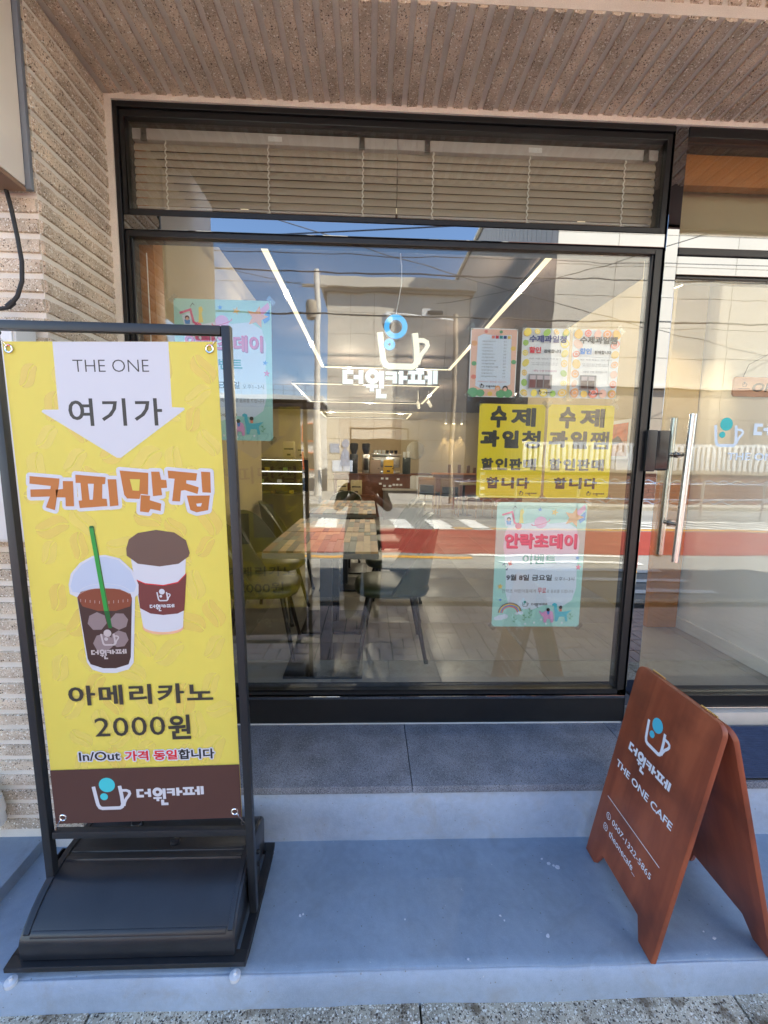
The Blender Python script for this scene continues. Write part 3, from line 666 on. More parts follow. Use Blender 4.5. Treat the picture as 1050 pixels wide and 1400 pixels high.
Q = Print(bn, y0=.0006, step=-.0001)
Q.poly('back_print', I_bkw, [(.137, BH-.0003), (.457, BH-.0003), (.455, 1.3107), (.489, 1.309), (.2985, 1.167), (.0875, 1.299), (.1357, 1.305)]); Q.rect('back_print', I_bkb, 0, 0, BW, .188); Q.up()
Q.text('back_print', I_bk, '여기가', .163, 1.2585, .4265, 1.336, bold=.012, spacing=1.2); Q.text('back_print', I_bk, '아메리카노', .0805, .403, .523, .469, bold=.012, spacing=1.12); Q.text('back_print', I_bk, '2000원', .151, .29, .447, .364, bold=.012)
Q.text('back_print', I_bk, 'In/Out', .094, .2165, .221, .2465); Q.text('back_print', I_bkr, '가격 동일', .236, .212, .399, .246); Q.text('back_print', I_bk, '합니다', .403, .212, .516, .247)
Q.text('back_print', I_bko, '커피맛집', .035, 1.01, .553, 1.12, bold=.012)
word_print(Q, 'back_print', I_bkw, .262, .118, .213)
Q.rect('back_print', I_bkb, .13, .62, .24, .82); Q.rect('back_print', I_bkw, .27, .66, .40, .88)
Q.done()
P = Print(bn, y0=-.0006, step=.00005)
rnd = random.Random(5)
def inside(x, y, r): return r < x < BW-r and .17+r < y < BH-r
beans = []
for k in range(1500):
    x, y = rnd.uniform(0, BW), rnd.uniform(.19, BH); r = rnd.uniform(.036, .060)
    if abs(x-.3) > .0 and all((x-a)**2+(y-b)**2 > (r+q)**2*.66 for a, b, q in beans) and r*.9 < x < BW-r*.9 and .17+r < y < BH-r: beans.append((x, y, r))
for (x, y, r) in beans:
    ro = rnd.uniform(0, 3.1); c_, s_ = math.cos(ro), math.sin(ro); tone = rnd.choice([I_yel2, I_yel3, I_yel3])
    bi = beans.index((x, y, r)); P.y = -.0006-2.0e-6*bi
    for sg in (1, -1):
        pts = []
        for i in range(13):
            a = math.pi*i/12; px = r*math.cos(a); pts.append((px, sg*(r*.55*math.sin(a)+.0) + r*.05*sg + r*.13*math.sin(px/r*3)))
        for i in range(9):
            px = -r*.97+2*r*.97*i/8; pts.append((px, sg*r*.05+r*.13*math.sin(px/r*3)))
        P.poly('bean_pattern', tone, [(x+a*c_-b*s_, y+a*s_+b*c_) for a, b in pts])
P.y = -.0006; P.up(4)
# arrow: from the photograph in banner units (0..1 across, px rows 470..1122)
def bz(t): return BH*(1-t)
P.poly('arrow', I_white, [(.137, BH-.0003), (.457, BH-.0003), (.455, 1.3107), (.489, 1.309), (.491, 1.304), (.2985, 1.167), (.2875, 1.1676), (.0875, 1.299), (.0917, 1.305), (.1357, 1.305)]); P.up()
P.text('lettering', I_dk, 'THE ONE', .187, 1.409, .398, 1.443, bold=-.012)
P.text('lettering', I_dk, '여기가', .163, 1.2585, .4265, 1.336, bold=.016, spacing=1.2)
# 커피맛집 block letters with a white edge
HL = [[(0.0352, 1.1165), (0.1191, 1.1085), (0.1167, 1.0936), (0.1112, 1.0727), (0.0969, 1.016), (0.0721, 1.0246), (0.0868, 1.0563), (0.0318, 1.0555), (0.0333, 1.0775), (0.0904, 1.0782), (0.0926, 1.0871), (0.0327, 1.0945)], [(0.1279, 1.1013), (0.1569, 1.1006), (0.1532, 1.0267), (0.1292, 1.0272), (0.1308, 1.0532), (0.1048, 1.0538), (0.1053, 1.0758), (0.1264, 1.0783)], [(0.1653, 1.1194), (0.2512, 1.1114), (0.2477, 1.0915), (0.2397, 1.0907), (0.2357, 1.0488), (0.2487, 1.0474), (0.2492, 1.0264), (0.169, 1.0213), (0.1676, 1.0434), (0.1776, 1.0441), (0.1778, 1.0951), (0.1638, 1.0955)], [(0.256, 1.1053), (0.281, 1.1047), (0.2812, 1.0277), (0.2562, 1.0253)], [(0.2926, 1.1304), (0.3745, 1.1225), (0.369, 1.0586), (0.348, 1.0611), (0.3437, 1.0462), (0.3077, 1.0481), (0.3, 1.0592)], [(0.3826, 1.1263), (0.4066, 1.1258), (0.41, 1.1027), (0.425, 1.1013), (0.4255, 1.0783), (0.4084, 1.0777), (0.4099, 1.0567), (0.3829, 1.0543)], [(0.348, 1.0581), (0.3749, 1.0555), (0.3726, 1.0425), (0.4054, 1.0318), (0.4018, 1.0098), (0.373, 1.0165), (0.3667, 1.0057), (0.3418, 1.0092)], [(0.4306, 1.1292), (0.5155, 1.1202), (0.5109, 1.0983), (0.483, 1.1), (0.4818, 1.091), (0.5175, 1.0791), (0.513, 1.0592), (0.4763, 1.0711), (0.4653, 1.0694), (0.4605, 1.0375), (0.4375, 1.039), (0.4491, 1.1048), (0.4311, 1.1062)], [(0.5266, 1.1249), (0.5535, 1.1233), (0.5521, 1.0623), (0.5271, 1.0639)], [(0.4809, 1.055), (0.5489, 1.0544), (0.5409, 1.0106), (0.5067, 1.0044), (0.4889, 1.0118)]]
HH = [[(0.1987, 1.0926), (0.2157, 1.0922), (0.2086, 1.0454), (0.1996, 1.0456)], [(0.32, 1.1048), (0.349, 1.1041), (0.3442, 1.0702), (0.3253, 1.0717)], [(0.5073, 1.0304), (0.5244, 1.032), (0.5202, 1.0221), (0.5092, 1.0223)]]
for pl in HL: P.halo('headline_outline', I_white, pl, .021)
for pl in HL: P.mic += 1; P.y -= 4e-6*P.mic; P.poly('headline_outline', I_white, pl); P.y += 4e-6*P.mic
P.up(14)
for pl in HL: P.poly('headline', I_orange, pl)
P.up()
for i, pl in enumerate(HH): P.poly('headline_outline', I_yel if i == 1 else I_white, pl)
P.up()
# the drinks: crop 1050x929 over photo region 60..320 x 700..930
def cmap(p):
    x, y = p; d = 1-1.4971783e-5*x-5.052734e-5*y
    return ((5.1654731e-4*x-5.8967524e-5*y+.06466769)/d, (-2.1512533e-5*x-5.861541e-4*y+1.01066349)/d)
def cp(name, m, pts): P.poly(name, m, [cmap(q) for q in pts])
def ell(cx, cy, rx, ry, a0=0, a1=360, n=24): return arc(cx, cy, rx, a0, a1, n, ry)[: (n if a1-a0 == 360 else n+1)]
# hot cup
cp('printed_hot_cup', I_shade, [(545, 600)]+ell(660, 640, 112, 36, 180, 0, 12)+[(770, 600)]); P.up()
cp('printed_hot_cup', I_white, [(480, 250), (785, 250), (770, 625)]+ell(660, 628, 110, 34, 0, 180, 12)+[(548, 620)]); P.up()
cp('printed_hot_cup', I_sleeve, [(512, 372), (560, 392), (660, 402), (740, 385), (788, 335), (780, 500), (776, 542)]+[(740, 560), (660, 568), (590, 560), (532, 530)]); P.up()
cp('printed_hot_cup', I_red, [(512, 372), (560, 392), (660, 402), (740, 385), (788, 335), (788, 341), (742, 391), (660, 407), (560, 398), (514, 378)]); P.up()
cp('printed_hot_cup', I_lid, [(456, 200), (470, 150), (520, 115), (620, 98), (720, 112), (785, 155), (806, 225), (800, 245), (745, 285), (640, 300), (520, 285), (458, 240)]); P.up()
# iced cup
cp('printed_iced_cup', I_white, [(138, 400), (150, 340), (200, 280), (270, 242), (340, 236), (420, 255), (490, 320), (524, 400), (524, 450), (505, 470), (498, 830), (470, 868), (400, 888), (330, 888), (270, 870), (240, 830), (185, 470), (145, 452)]); P.up()
cp('printed_iced_cup', I_dome, [(148, 410), (165, 345), (210, 290), (275, 252), (340, 246), (415, 265), (480, 325), (512, 405), (500, 440), (330, 462), (160, 440)]); P.up()
cp('printed_iced_cup', I_cup, [(186, 470), (205, 440), (260, 424), (330, 420), (420, 424), (480, 450), (488, 475), (482, 800), (470, 840), (400, 862), (330, 862), (260, 840), (244, 810)]); P.up()
cp('printed_iced_cup', I_liq, [(186, 470), (205, 440), (260, 424), (330, 420), (420, 424), (480, 450), (488, 480), (478, 520), (400, 545), (300, 545), (215, 520)]); P.up()
P.line('printed_iced_cup', I_white, [cmap(q) for q in arc(337, 455, 148, 160, 20, 14, -60)], .0014)
P.line('printed_iced_cup', I_pale, [cmap(q) for q in arc(337, 470, 146, 160, 20, 14, -52)], .0010)
for i in range(11):
    x_ = 205+26*i; P.line('printed_iced_cup', I_pale, [cmap((x_, 492-abs(i-5)*2.5)), cmap((x_, 508-abs(i-5)*2.5))], .0012)
P.up()
for (cx, cy, r, ro) in ((296, 603, 54, .2), (418, 602, 50, .7), (330, 722, 56, .4), (420, 700, 50, 1)):
    cp('printed_ice', I_ice, [(cx+r*math.cos(ro+k*math.pi/3.5), cy+r*.95*math.sin(ro+k*math.pi/3.5)) for k in range(7)]); P.up()
cp('printed_straw', I_green, [(250, 82), (278, 80), (362, 545), (334, 545)]); P.up()
cp('printed_straw', I_green2, [(334, 545), (362, 545), (380, 640), (360, 640)]); cp('printed_straw', I_green2, [(250, 82), (256, 76), (272, 75), (278, 80), (272, 88), (256, 89)]); cp('printed_straw', I_cup, [(292, 260), (318, 246), (350, 256), (340, 274), (318, 276), (305, 272)] if False else [(272, 79), (276, 79), (360, 545), (356, 545)]); P.up()
x_, y_ = cmap((318, 738)); x2, y2 = cmap((262, 758)); x3, _ = cmap((458, 758))
logo_print(P, 'printed_logo', x_, y_, .056, I_pale, I_pale, (x2, y2, x3-x2))
x_, y_ = cmap((626, 492)); x2, y2 = cmap((586, 508)); x3, _ = cmap((722, 508))
logo_print(P, 'printed_logo', x_, y_, .042, I_white, I_white, (x2, y2, x3-x2))
P.text('lettering', I_dk, '아메리카노', .0805, .403, .523, .469, bold=.024, spacing=1.12)
P.text('lettering', I_dk, '2000', .151, .2975, .368, .3605, bold=.004, spacing=1.08)
P.text('lettering', I_dk, '원', .377, .281, .447, .364, bold=.024)
P.text('lettering', I_white, 'In/Out', .094, .2165, .221, .2465, bold=.02, halo=.0042); P.text('lettering', I_white, '가격 동일', .236, .212, .399, .246, bold=.03, halo=.0042); P.text('lettering', I_white, '합니다', .403, .212, .516, .247, bold=.03, halo=.0042); P.up(3)
P.text('lettering', I_black, 'In/Out', .094, .2165, .221, .2465, bold=.018); P.text('lettering', I_red, '가격 동일', .236, .212, .399, .246, bold=.03); P.text('lettering', I_black, '합니다', .403, .212, .516, .247, bold=.03)
P.up(); P.rect('brown_band', I_brown, 0, 0, BW, .188); P.up()
logo_print(P, 'printed_logo', .122, .044, .122, I_white, I_teal, (.262, .118, .213))
P.done()
for gx, gz in ((.018, BH-.020), (BW-.020, BH-.020), (.024, .022), (BW-.022, .022)):
    MB().tube([(gx+.010*math.cos(a), -.0034, gz+.010*math.sin(a)) for a in [k*math.pi/10 for k in range(20)]], .0026, n=8, closed=True).obj('grommet', M_chrome, bn)
    sx = -1 if gx < .3 else 1; sz = 1 if gz > .5 else -1
    ex, ez = gx+sx*.030, gz+sz*.042
    h = MB(); pts = []
    for i in range(50):
        q = i/49; pts.append((gx+sx*.006+(ex-gx-sx*.006)*q, -.003+.0028*math.cos(i*1.25), gz+sz*.006+(ez-gz-sz*.006)*q+.0028*math.sin(i*1.25)))
    h.tube(pts[12:40], .0007, n=6); h.tube([pts[0], pts[12]], .0009, n=6); h.tube([pts[40], pts[49]], .0009, n=6)
    h.obj('spring_hook', M_chrome, bn)
    MB().tube([(ex-.006*sx+.006*math.cos(a), -.002+.002*math.sin(a), ez+.006*math.sin(a)) for a in [k*math.pi/6 for k in range(12)]], .0016, n=6, closed=True).obj('eye_bolt', M_stand, bn)

# ------------------------------------------------------------------ wooden sandwich board
M_board = bpy.data.materials.new('stained_birch_ply')
def wood_nodes(m, c1, c2, c3, sc=(9, 9, 1.1), rough=.42, bump=.25):
    m.use_nodes = True; n = m.node_tree; L = n.links; b = n.nodes['Principled BSDF']; b.inputs['Roughness'].default_value = rough; b.inputs['Specular IOR Level'].default_value = .4
    t = n.nodes.new('ShaderNodeTexCoord'); mp_ = n.nodes.new('ShaderNodeMapping'); mp_.inputs['Scale'].default_value = sc; L.new(t.outputs['Object'], mp_.inputs[0])
    a = n.nodes.new('ShaderNodeTexNoise'); a.inputs['Scale'].default_value = 1.6; a.inputs['Detail'].default_value = 8; a.inputs['Distortion'].default_value = 1.4; L.new(mp_.outputs[0], a.inputs['Vector'])
    bl = n.nodes.new('ShaderNodeTexNoise'); bl.inputs['Scale'].default_value = 5; bl.inputs['Detail'].default_value = 5; L.new(t.outputs['Object'], bl.inputs['Vector'])
    cr = n.nodes.new('ShaderNodeValToRGB'); e = cr.color_ramp.elements; e[0].position = .32; e[0].color = c1; e[1].position = .68; e[1].color = c2; L.new(a.outputs['Fac'], cr.inputs[0])
    x = n.nodes.new('ShaderNodeMix'); x.data_type = 'RGBA'; r_ = n.nodes.new('ShaderNodeMapRange'); r_.inputs[1].default_value = .45; r_.inputs[2].default_value = .68; r_.inputs[4].default_value = .75
    L.new(bl.outputs['Fac'], r_.inputs[0]); L.new(r_.outputs[0], x.inputs[0]); L.new(cr.outputs[0], x.inputs[6]); x.inputs[7].default_value = c3; L.new(x.outputs[2], b.inputs['Base Color'])
    bp = n.nodes.new('ShaderNodeBump'); bp.inputs['Strength'].default_value = bump; bp.inputs['Distance'].default_value = .001; L.new(a.outputs['Fac'], bp.inputs['Height']); L.new(bp.outputs[0], b.inputs['Normal'])
wood_nodes(M_board, hx(138, 70, 46), hx(164, 88, 58), hx(96, 50, 36))
M_ply = bpy.data.materials.new('ply_edge'); wood_nodes(M_ply, hx(146, 82, 56), hx(168, 100, 68), hx(122, 70, 48), sc=(3, 80, 3))
sb = thing('sandwich_board', 'reddish brown wooden sandwich board with the white cafe logo standing on the blue step', 'sandwich board', (.898, -.487, -.045), rz=R(-90))
BWD = .400; HT = .808; TH = .018
def board_poly(rr=.035, leg=.105, ins=.070):
    pts = [(0, 0), (.062, 0), (.092, .063), (BWD-.094, .063), (BWD-.064, 0), (BWD, 0)]
    pts += arc(BWD-rr, HT-rr, rr, 0, 90, 8) + arc(rr, HT-rr, rr, 90, 180, 8)
    return pts
def make_panel(name, lean, dy):
    o = MB().prism(board_poly(), -TH/2, TH/2, ax='y').obj(name, [M_board], sb, bevel=.003, ang=50); o.location = (0, dy, 0); o.rotation_euler = (lean, 0, 0); return o
fp = make_panel('front_panel', -math.asin(.150/HT), .010)
bp_ = make_panel('rear_panel', math.asin(.218/HT), .400)
for x in (.085, BWD-.085):
    z = HT*math.cos(.186)-.0005
    hg = MB(); [hg.tube([(x-.032+.0215*k, .1725, z), (x-.032+.0205+.0215*k, .1725, z)], .0030, n=10) for k in range(3)]
    hg.obj('hinge', mat('brass', (.72, .53, .22), rough=.28, metal=1), sb)
P = Print(fp, y0=-TH/2, step=.0002)
I_vin = mat('white_vinyl', hx(232, 234, 240)[:3], rough=.4); I_cy = mat('cyan_vinyl', hx(84, 190, 214)[:3], rough=.4)
logo_print(P, 'logo', .117, .568, .124, I_vin, I_cy, (.069, .531, .217))
P.text('lettering', I_vin, 'THE ONE CAFE', .033, .4015, .333, .4275, bold=.02)
P.rect('rule_line', I_vin, .037, .2685, .333, .2710)
P.text('lettering', I_vin, '0507-1322-5865', .095, .2015, .314, .2220, bold=.005)
P.text('lettering', I_vin, 'theonecafe_', .095, .1500, .255, .1770, bold=.005)
for zc, kind in ((.2110, 0), (.1650, 1)):
    P.line('icon', I_vin, (arc(.070, zc, .0115, 0, 345, 20) if kind == 0 else [(.0590, zc-.007), (.063, zc-.011), (.077, zc-.011), (.081, zc-.007), (.081, zc+.007), (.077, zc+.011), (.063, zc+.011), (.059, zc+.007)]), .0022, closed=True)
    if kind: P.line('icon', I_vin, arc(.070, zc, .0045, 0, 340, 14), .0020, closed=True)
    else: P.line('icon', I_vin, [(.0655, zc+.005), (.0665, zc), (.070, zc-.0035), (.075, zc-.0045)], .003)
P.done()

# ------------------------------------------------------------------ posters taped inside the pane
I_paper = mat('poster_white', hx(240, 240, 240)[:3], **PAP); I_py = mat('poster_yellow', hx(250, 220, 20)[:3], **PAP); I_ink = mat('poster_ink', hx(50, 48, 40)[:3], **PAP)
I_mint = mat('poster_mint', hx(178, 224, 212)[:3], **PAP); I_bub = mat('poster_bubble', hx(226, 234, 246)[:3], **PAP); I_pink = mat('poster_pink', hx(232, 92, 136)[:3], **PAP); I_pinkd = mat('poster_pink_dark', hx(176, 70, 110)[:3], **PAP)
I_tl = mat('poster_teal', hx(36, 146, 138)[:3], **PAP); I_blue = mat('poster_blue', hx(84, 150, 220)[:3], **PAP); I_navy = mat('poster_navy', hx(48, 60, 120)[:3], **PAP); I_star = mat('poster_star', hx(246, 202, 96)[:3], **PAP); I_starO = mat('poster_orange_star', hx(244, 172, 106)[:3], **PAP)
I_lil = mat('poster_lilac_pink', hx(236, 164, 206)[:3], **PAP); I_aqua = mat('poster_aqua', hx(84, 196, 212)[:3], **PAP); I_lgreen = mat('poster_leaf', hx(110, 176, 120)[:3], **PAP); I_peach = mat('poster_peach', hx(248, 196, 170)[:3], **PAP); I_coral = mat('poster_coral', hx(240, 134, 112)[:3], **PAP)
I_lemon = mat('poster_lemon', hx(246, 222, 96)[:3], **PAP); I_kiwi = mat('poster_kiwi', hx(166, 204, 88)[:3], **PAP); I_gr = mat('poster_grey', hx(132, 130, 128)[:3], **PAP); I_sky = mat('poster_lightblue', hx(130, 200, 232)[:3], **PAP)
M_tape = glass_mat('clear_tape', .10, (.85, .85, .82))
def poster(name, label, x0, z0, w_, h_, paper, rot=0, group=None):
    t = thing(name, label, 'poster', (x0, .0085, z0), group=group); t.rotation_euler = (0, rot, 0)
    MB().box(0, w_, 0, .0004, 0, h_).obj('paper', paper, t, smooth=False)
    for cx, cz in ((0, 0), (w_, 0), (0, h_), (w_, h_)):
        c_ = .018; a = R(45 if (cx > 0) != (cz > 0) else -45)
        pts = [(cx+u*math.cos(a)-v*math.sin(a), cz+u*math.sin(a)+v*math.cos(a)) for u, v in ((-c_*1.1, -c_*.55), (c_*1.1, -c_*.55), (c_*1.1, c_*.55), (-c_*1.1, c_*.55))]
        MB().prism(pts, -.0035, -.0033, ax='y').obj('tape', M_tape, t, smooth=False)
    return t, Print(t, y0=0, step=.00018)
def event_poster(label, x0, z0, w_, h_, rot):
    t, P = poster('event_poster', label, x0, z0, w_, h_, I_mint, rot, group='mint event posters')
    W, H = w_, h_
    q = lambda x, y: (x*W, (1-y)*H)      # unit coords, y down
    P.poly('bubble', I_bub, [q(*p) for p in [(.10, .24), (.14, .17), (.3, .17), (.45, .15), (.6, .165), (.78, .15), (.90, .20), (.94, .30), (.93, .5), (.94, .68), (.90, .78), (.8, .83), (.6, .82), (.45, .86), (.3, .85), (.18, .82), (.14, .72), (.13, .5), (.09, .35)]]); P.up()
    def T(nm, m, s, x0, y0, x1, y1, b): P.text(nm, m, s, x0*W, (1-y1)*H, x1*W, (1-y0)*H, bold=b, spacing=1.0)
    T('headline_shadow', I_pinkd, '안락초데이', .105, .248, .915, .368, .044); P.up(); T('headline', I_pink, '안락초데이', .10, .243, .905, .360, .031)
    T('headline', I_tl, '이벤트', .31, .408, .69, .490, .034)
    T('lettering', I_black, '9월 8일 금요일', .14, .572, .655, .622, .03); T('lettering', I_black, '오후1~3시', .685, .590, .91, .622, .0)
    T('lettering', I_gr, '안락초 어린이들에게', .10, .692, .485, .722, .0); T('lettering', I_red, '무료', .505, .680, .60, .726, .01); T('lettering', I_gr, '로 음료를 드립니다', .605, .694, .91, .722, .0)
    logo_print(P, 'small_logo', .335*W, .165*H, .075*W, I_gr, I_tl, (.44*W, .197*H, .18*W))
    # note, giraffe, planet, shooting star, rocket
    P.line('printed_note', I_pink, [q(.06, .10), (.17*W, .925*H), (.20*W, .84*H), q(.24, .175)], .010); P.up(); P.poly('printed_note', I_bub, [q(.08, .115), q(.165, .095), q(.185, .175), q(.105, .19)]); P.disc('printed_note', I_pink, .245*W, .815*H, .016); P.up()
    P.disc('printed_child', I_brown, .135*W, .868*H, .010); P.poly('printed_child', I_blue, [q(.105, .145), q(.165, .145), q(.16, .175), q(.115, .175)]); P.up(); P.disc('printed_child', I_peach, .135*W, .862*H, .007)
    P.poly('printed_giraffe', I_lemon, [q(.255, .06), q(.285, .05), q(.30, .075), q(.285, .10), q(.30, .16), q(.25, .165), q(.255, .10)])
    P.line('printed_note', I_black, [q(.17, .055), q(.195, .03), q(.215, .045)], .0022)
    P.disc('printed_planet', I_lil, .49*W, .845*H, .031, .029); P.up(); P.line('printed_planet', I_pink, [(.49*W+.044*math.cos(a), .845*H+.010*math.sin(a)+.012*math.cos(a)) for a in [R(-200+22*i) for i in range(11)]], .0035)
    P.poly('printed_star_tail', I_blue, [q(.90, .12), q(.985, .06), q(.985, .13), q(.93, .16)]); P.poly('printed_star_tail', I_lil, [q(.87, .07), q(.97, .012), q(.985, .05), q(.90, .11)]); P.up()
    P.star('printed_star', I_starO, .855*W, .885*H, .050, .25)
    P.star('printed_star', I_blue, .475*W, .945*H, .012); P.star('printed_star', I_star, .64*W, .925*H, .018, .3); P.star('printed_star', I_blue, .93*W, .565*H, .013, .2); P.star('printed_star', I_pink, .945*W, .490*H, .016, .1); P.star('printed_star', I_star, .075*W, .33*H, .016); P.star('printed_star', I_blue, .085*W, .22*H, .009)
    P.poly('printed_rocket', I_red, [q(.145, .475), q(.19, .46), q(.195, .495), q(.165, .50)]); P.poly('printed_rocket', I_navy, [q(.08, .50), q(.115, .475), q(.11, .495)]); P.poly('printed_rocket', I_navy, [q(.125, .535), q(.155, .515), q(.145, .54)]); P.line('printed_rocket', I_tl, arc(.13*W, .505*H, .008, 0, 340, 10), .002, closed=True)
    # rainbow, clouds, hill, elephant, long-necked animal, twigs
    for i, m_ in enumerate((I_gr, I_star, I_blue, I_coral)): P.line('printed_rainbow', m_, [(.20*W+(.058-.006*i)*math.cos(a), .112*H+(.052-.006*i)*math.sin(a)) for a in [R(8+17*k) for k in range(11)]], .0062)
    P.up()
    for cx, cy, r in ((.09, .075, .020), (.14, .085, .018), (.05, .068, .014), (.32, .115, .013), (.28, .11, .010)): P.disc('printed_cloud', I_bub, cx*W, cy*H, r, r*.7); P.up()
    el = [(.53, .86), (.56, .885), (.60, .87), (.64, .86), (.685, .875), (.70, .91), (.70, .965), (.67, .965), (.665, .935), (.625, .935), (.62, .965), (.59, .965), (.585, .92), (.56, .905), (.535, .88)]
    P.poly('printed_elephant', I_lil, [q(*p) for p in el])
    di = [(.675, .812), (.70, .80), (.73, .81), (.735, .845), (.75, .872), (.80, .875), (.845, .87), (.905, .86), (.865, .885), (.85, .90), (.865, .955), (.84, .955), (.825, .915), (.765, .915), (.745, .955), (.72, .955), (.715, .90), (.70, .85), (.70, .825), (.68, .825)]
    P.poly('printed_animal', I_aqua, [q(*p) for p in di]); P.up()
    for cx, cy in ((.635, .858), (.775, .838)): P.disc('printed_child', I_black, cx*W, (1-cy)*H, .009)
    P.poly('printed_child', I_blue, [q(.62, .87), q(.655, .87), q(.65, .895), q(.63, .90)]); P.poly('printed_child', I_coral, [q(.76, .85), q(.79, .85), q(.79, .872), q(.765, .872)]); P.up()
    for bx_, by_, n in ((.43, .93, 5), (.37, .95, 3), (.26, .965, 3), (.90, .94, 3)):
        P.line('printed_twig', I_lgreen, [q(bx_, by_), q(bx_-.005, by_-.018*n)], .0016)
        for i in range(n): P.disc('printed_twig', I_lgreen, (bx_+.014*(1 if i % 2 else -1))*W, (1-by_+.017*(i+.6))*H, .0052, .0022, 8, .7 if i % 2 else 2.4)
    for cx, cy in ((.38, .975), (.48, .965), (.62, .975), (.56, .94), (.80, .965)): P.disc('printed_flower', I_paper, cx*W, (1-cy)*H, .0055, n=8)
    P.done(); return t
event_poster('mint event poster hung high at the left of the pane, partly behind the banner', -.877, 1.592, .430, .618, 0)
event_poster('pale mint event poster hung low, right below the two yellow posters', .620, .695, .443, .625, 0)
def yellow_poster(label, x0, z0, w_, h_, third, fx):
    t, P = poster('sale_poster', label, x0, z0, w_, h_, I_py, 0, group='bright yellow sale posters')
    W, H = w_, h_
    def T(s, a, b, c, d, bo=.06, sh=0): P.text('lettering', I_ink, s, a*W, (1-d)*H, c*W, (1-b)*H, bold=bo, shear=sh)
    T('수', .17, .02, .42, .25, .055); T('제', .48, .035, .86, .235, .040)
    T('과', .03, .275, .32, .455, .06); T('일', .36, .275, .62, .465, .058); T(third, .66, .275, .95, .465, .028 if third == '쨈' else .036)
    for i, c_ in enumerate('할인판매'): T(c_, .06+.215*i, .57, .245+.22*i, .70, .048)
    for i, c_ in enumerate('합니다'): T(c_, .15+.235*i, .775, .345+.235*i, .90, .05)
    P.up(); logo_print(P, 'small_logo', .66*W, .030*H, .075*W, I_ink, I_ink, (.765*W, .062*H, .17*W))
    P.done(); return t
yellow_poster('left one of the two bright yellow sale posters, its second line ending in 청', .514, 1.341, .314, .441, '청', 0)
yellow_poster('right one of the two bright yellow sale posters, its second line ending in 쨈', .842, 1.343, .318, .441, '쨈', 0)
# three small sheets above
t, P = poster('menu_sheet', 'small menu sheet with a pink picture-book border, leftmost of the three white sheets', .459, 1.812, .219, .307, I_paper)
W, H = .219, .307
P.rect('border_print', I_peach, .004, .004, W-.004, H-.004); P.up(); P.poly('white_field', I_bub, [(.030, .050), (.034, .270), (.060, .282), (.12, .276), (.19, .280), (.194, .060), (.15, .036), (.06, .036)]); P.up()
for x, y, r, m_ in ((.02, .02, .026, I_lgreen), (.055, .018, .020, I_lgreen), (.15, .016, .022, I_lgreen), (.185, .018, .022, I_lgreen), (.018, .24, .014, I_starO), (.20, .22, .012, I_star), (.02, .15, .012, I_lgreen), (.205, .16, .012, I_lgreen), (.07, .292, .008, I_coral), (.02, .09, .012, I_coral), (.14, .292, .008, I_lgreen), (.10, .015, .012, I_star)): P.disc('border_picture', m_, x, y, r, r*.85, 12); P.up()
for i, m_ in enumerate((I_coral, I_red, I_tl, I_navy, I_star)): P.rect('menu_title', m_, .097+.0185*i, .262, .111+.0185*i, .275)
P.up()
for i in range(12):
    z = .246-.0142*i; P.text('menu_line', I_gr, random.choice(['아메리카노', '카페라떼', '바닐라라떼', '레몬에이드', '자몽에이드']), .055, z, random.uniform(.10, .135), z+.006); P.text('menu_line', I_gr, random.choice(['2.0', '3.5', '4.0']), .155, z, .167, z+.006)
P.text('menu_line', I_coral, '아메리카노 음료를 드립니다', .040, .066, .175, .072)
logo_print(P, 'small_logo', .050, .040, .022, I_ink, I_ink, (.080, .053, .045))
for x in (.135, .170): P.disc('printed_child', I_starO if x < .15 else I_black, x, .040, .013, n=12); P.up(); P.disc('printed_child', I_peach, x, .036, .009, n=12); P.up()
P.done()
